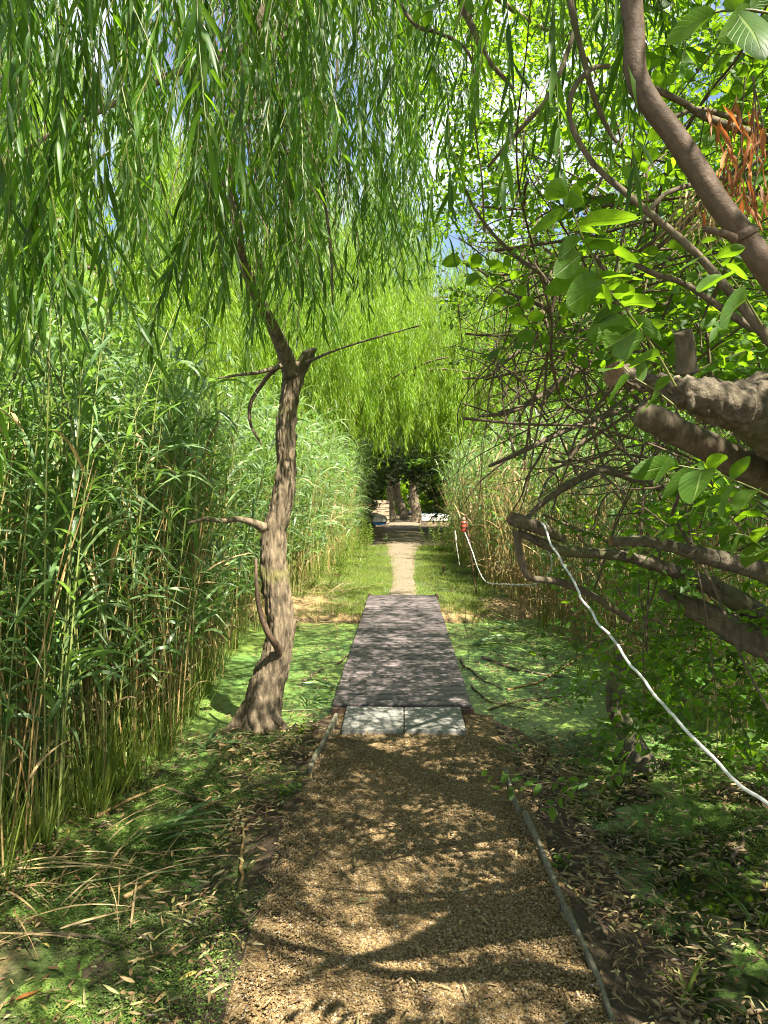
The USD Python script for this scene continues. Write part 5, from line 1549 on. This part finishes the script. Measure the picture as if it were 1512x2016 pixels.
def stick(pxl, rpx, mat, label, seed, twigs=0, grp=None, lift=.01):
    r = np.random.default_rng(seed)
    pts = np.array([gp_(a, b) + [0, 0, lift] for a, b in pxl])
    d = np.linalg.norm(pts[0] - CAM)
    q = np.linspace(0, len(pts) - 1, 9)
    pts = np.stack([np.interp(q, np.arange(len(pts)), pts[:, k]) for k in range(3)], -1)
    pts[1:-1, :2] += r.normal(0, .012 if twigs else .004, (7, 2))
    ln = smooth_line(pts, .03)
    t = thing('fallen_stick', label, 'stick', (0, 0, 0), 0, grp)
    obj('stick', tube(ln, np.linspace(rpx * d / FPX, rpx * .5 * d / FPX, len(ln)), 8, True, bark_bump(.001, 40, seed)), mat, t, True)
    for k in range(twigs):
        i = int(len(ln) * r.uniform(.15, .9))
        a = r.uniform(0, 6.28)
        w = wander(ln[i], [math.cos(a), math.sin(a), .12], r.uniform(.12, .45), r, 5, .5, .25)
        obj('twig', tube(smooth_line(w, .03), np.linspace(.0025, .001, len(smooth_line(w, .03))), 5), mat, t, True)


stick([(330, 1556), (400, 1580), (458, 1596)], 3, 'twig_brown', 'brown stick lying on the moss left of the path', 1)
stick([(245, 1772), (285, 1745), (324, 1716)], 5, 'reed_stalk_dry', 'tan broken reed stem on the mud, thickest of those at left', 2)
stick([(90, 1840), (170, 1848), (245, 1868)], 4, 'twig_brown', 'dark twig lying at the bottom left', 3)
stick([(474, 1762), (477, 1700), (479, 1630)], 4, 'reed_stalk_dry', 'pale straight reed stem lying towards the boardwalk on the green mud', 4)
stick([(190, 1612), (250, 1580), (325, 1548)], 4, 'reed_stalk_dry', 'tan reed stem lying at the reed edge on the left', 5)
stick([(370, 1460), (440, 1440), (530, 1424)], 4, 'reed_stalk_green', 'green reed stem lying by the willow base', 6)
stick([(950, 1296), (1010, 1318), (1070, 1330), (1110, 1334)], 3.5, 'bark_dark', 'long dark dead branch floating on the right duckweed', 7, 9)
stick([(928, 1350), (970, 1385), (1040, 1400)], 2, 'bark_dark', 'dark twiggy branch near the right boardwalk corner', 8, 9)
stick([(905, 1300), (935, 1330), (990, 1360)], 2, 'bark_dark', 'twiggy dead branch lying against the right boardwalk edge', 9, 9)
stick([(960, 1400), (1030, 1380), (1120, 1372)], 2, 'twig_brown', 'thin brown branch at the near rim of the right pond', 10, 8)
stick([(1000, 1360), (1060, 1345), (1150, 1290)], 2.5, 'reed_stalk_dry', 'long tan reed stem lying across the right duckweed', 11, 0)
stick([(590, 1350), (615, 1330), (640, 1318)], 3, 'bark_dark', 'dark forked twig on the left duckweed', 12, 5)
stick([(660, 1310), (690, 1285), (705, 1262)], 2, 'twig_brown', 'thin twigs caught along the left boardwalk edge', 13, 7)
stick([(1190, 1300), (1120, 1230), (1075, 1130)], 3, 'reed_stalk_dry', 'tan reed stem leaning from the right duckweed into the branches', 14, 0)
stick([(1440, 1700), (1470, 1650), (1512, 1620)], 4, 'twig_brown', 'brown stick in the litter at the right picture edge', 15, 2)
stick([(420, 1860), (470, 1825), (520, 1795)], 3, 'twig_brown', 'crooked twig over the dark hollow left of the path', 16, 3)
stick([(250, 1900), (330, 1880), (395, 1830)], 2.5, 'reed_stalk_dry', 'thin reed stem at the bottom left', 17)

# tiny leaved plants creeping over the mud
cpth = '/World/ground_cover'
UsdGeom.PointInstancer.Define(stage, cpth)


def creeping(seed, n=620, size=.42):
    r = np.random.default_rng(seed)
    a = r.uniform(0, 6.28, n)
    rad = size / 2 * r.random(n) ** .6
    b = np.c_[rad * np.cos(a * 7), rad * np.sin(a * 7), r.uniform(-.002, .012, n)]
    d = np.stack([np.cos(a), np.sin(a), r.uniform(-.1, .5, n)], -1)
    nr = np.array([0, 0, 1.0]) + r.normal(0, .4, (n, 3))
    return blades(b, d, nr, r.uniform(.005, .013, n), r.uniform(.004, .009, n), .1, 3, 'ovate', .2, 0, 0, r.random(n))


mat_leaf('creeper_leaf', (0.028, 0.060, 0.010), (0.110, 0.165, 0.026), (0.10, 0.19, 0.015), 0.25, 0.45, 0.4)
cps = []
for k in range(4):
    v, f, t = creeping(990 + k)
    cps.append(str(obj('creeper_patch', (v, f), 'creeper_leaf', cpth, False, t).GetPath()))
R = np.random.default_rng(66)
n = 760
x = np.r_[R.uniform(-2.2, -.56, 430), R.uniform(.68, 2.4, 330)]
y = R.uniform(1.8, 6.0, n)
ok = (pond_mask(x, y) < .3) & (wob(x, y, 1.5, 81) > np.where(x < 0, -.07, .10))
x, y = x[ok], y[ok]
_names[('/World', 'ground_cover')] = 0
scatter('ground_cover', cps, R.integers(0, 4, len(x)), np.c_[x, y, np.maximum(G(x, y), WATER) + .003], quat(R.uniform(0, 6.28, len(x))), R.uniform(.7, 1.2, len(x)), None, 'stuff', 'tiny green plants matted over the wet mud beside the path', 'ground cover')

# loose leaves on the ground: patches of litter
lpth = '/World/leaf_litter'
UsdGeom.PointInstancer.Define(stage, lpth)


def litter(seed, n=34, size=.5):
    r = np.random.default_rng(seed)
    b = np.c_[r.uniform(-size / 2, size / 2, (n, 2)), r.uniform(.004, .018, n)]
    a = r.uniform(0, 6.28, n)
    d = np.stack([np.cos(a), np.sin(a), r.normal(.05, .15, n)], -1)
    nr = np.array([0, 0, 1.0]) + r.normal(0, .4, (n, 3))
    return blades(b, d, nr, r.uniform(.025, .072, n), r.uniform(.006, .013, n), r.uniform(0, .25, n), 5, 'lance', .35, r.normal(0, .9, n), .03, r.beta(1.2, 1.2, n))


lp = []
for k in range(4):
    v, f, t = litter(980 + k)
    lp.append(str(obj('leaf_patch', (v, f), 'litter_leaf', lpth, False, t).GetPath()))
v, f, t = litter(985, 8)
lp.append(str(obj('leaf_patch', (v, f), 'litter_leaf', lpth, False, t).GetPath()))
R = np.random.default_rng(44)
n = 230
n = 400
x = np.r_[R.uniform(-2.0, -.58, 190), R.uniform(.64, 1.0, 70), R.uniform(.8, 2.3, 140)]
y = R.uniform(1.8, 5.6, n)
ok = (wob(x, y, 1.1, 71) > -.04) | (R.random(n) < .30)
x, y = x[ok], y[ok]
x2, y2 = np.r_[R.uniform(-1.6, 1.6, 70), R.uniform(-1.6, -.9, 40), R.uniform(.9, 1.6, 40), R.uniform(-.4, .4, 26), R.uniform(-.85, -.56, 34), R.uniform(.68, .95, 34), R.uniform(-1.5, -.6, 26), R.uniform(.6, 2.0, 60)], np.r_[R.uniform(10.8, 22, 70), R.uniform(10.8, 24, 80), R.uniform(12, 24, 26), R.uniform(1.9, 5.3, 68), R.uniform(5.8, 10.4, 86)]
x, y = np.r_[x, x2], np.r_[y, y2]
li = R.integers(0, 4, len(x))
zz = np.maximum(G(x, y), WATER) + .004
x3, y3 = R.uniform(-.45, .55, 30), R.uniform(1.9, 5.0, 30)
x, y, li, zz = np.r_[x, x3], np.r_[y, y3], np.r_[li, np.full(30, 4)], np.r_[zz, path_z(x3, y3) + .006]
_names[('/World', 'leaf_litter')] = 0
scatter('leaf_litter', lp, li, np.c_[x, y, zz], quat(R.uniform(0, 6.28, len(x))), R.uniform(.8, 1.15, len(x)), None, 'stuff', 'fallen willow leaves strewn over mud and moss', 'leaf litter')

# a few leaves one can single out on the path
for k, (px, py, L, a, mt, lab) in enumerate(((704, 1796, .055, .35, 'reed_leaf', 'pale blue green leaf lying on the gravel in the path middle'), (868, 1900, .04, .5, 'litter_leaf', 'yellowish leaf on the near path right of the middle'), (906, 1845, .04, 1.5, 'litter_leaf', 'thin pale leaf on the gravel, pointing along the path'),
                                            (945, 1820, .035, 2.0, 'litter_leaf', 'small tan leaf on the gravel near the right edging board'), (800, 1640, .03, .2, 'litter_leaf', 'small dry leaf on the gravel in a sun patch'), (1250, 1705, .05, 1.1, 'dead_orange', 'brown curled leaf on the dark mud at right'), (415, 1690, .05, .6, 'dead_orange', 'orange brown leaf on the green mud at left'), (30, 1975, .09, .8, 'dead_orange', 'yellow brown leaf at the bottom left corner'))):
    p = gp_(px, py) if not (-.55 < gp_(px, py)[0] < .64) else gp_(px, py) + [0, 0, .035]
    v, f, t = blades([p + [0, 0, .010]], [[math.cos(a), math.sin(a), .02]], [[.1, -.1, 1]], L, L * .24, .05, 9, 'lance', .3, .3, .02, [.8])
    tag(obj('fallen_leaf', (v, f), mt, None, True, t), lab, 'leaf')

# leaves that have blown onto the boardwalk
R = np.random.default_rng(88)
for k in range(16):
    p = np.array([R.uniform(-.46, .46), R.uniform(5.7, 9.5), .056])
    a = R.uniform(0, 6.28)
    v, f, t = blades([p], [[math.cos(a), math.sin(a), .02]], [[R.normal(0, .2), R.normal(0, .2), 1]], R.uniform(.03, .07), R.uniform(.008, .014), .02, 7, 'lance', .4, .4, .02, [R.random()])
    tag(obj('fallen_leaf', (v, f), 'litter_leaf', None, True, t), 'small dry leaf lying on the grey boardwalk planks', 'leaf', 'leaves on the boardwalk')
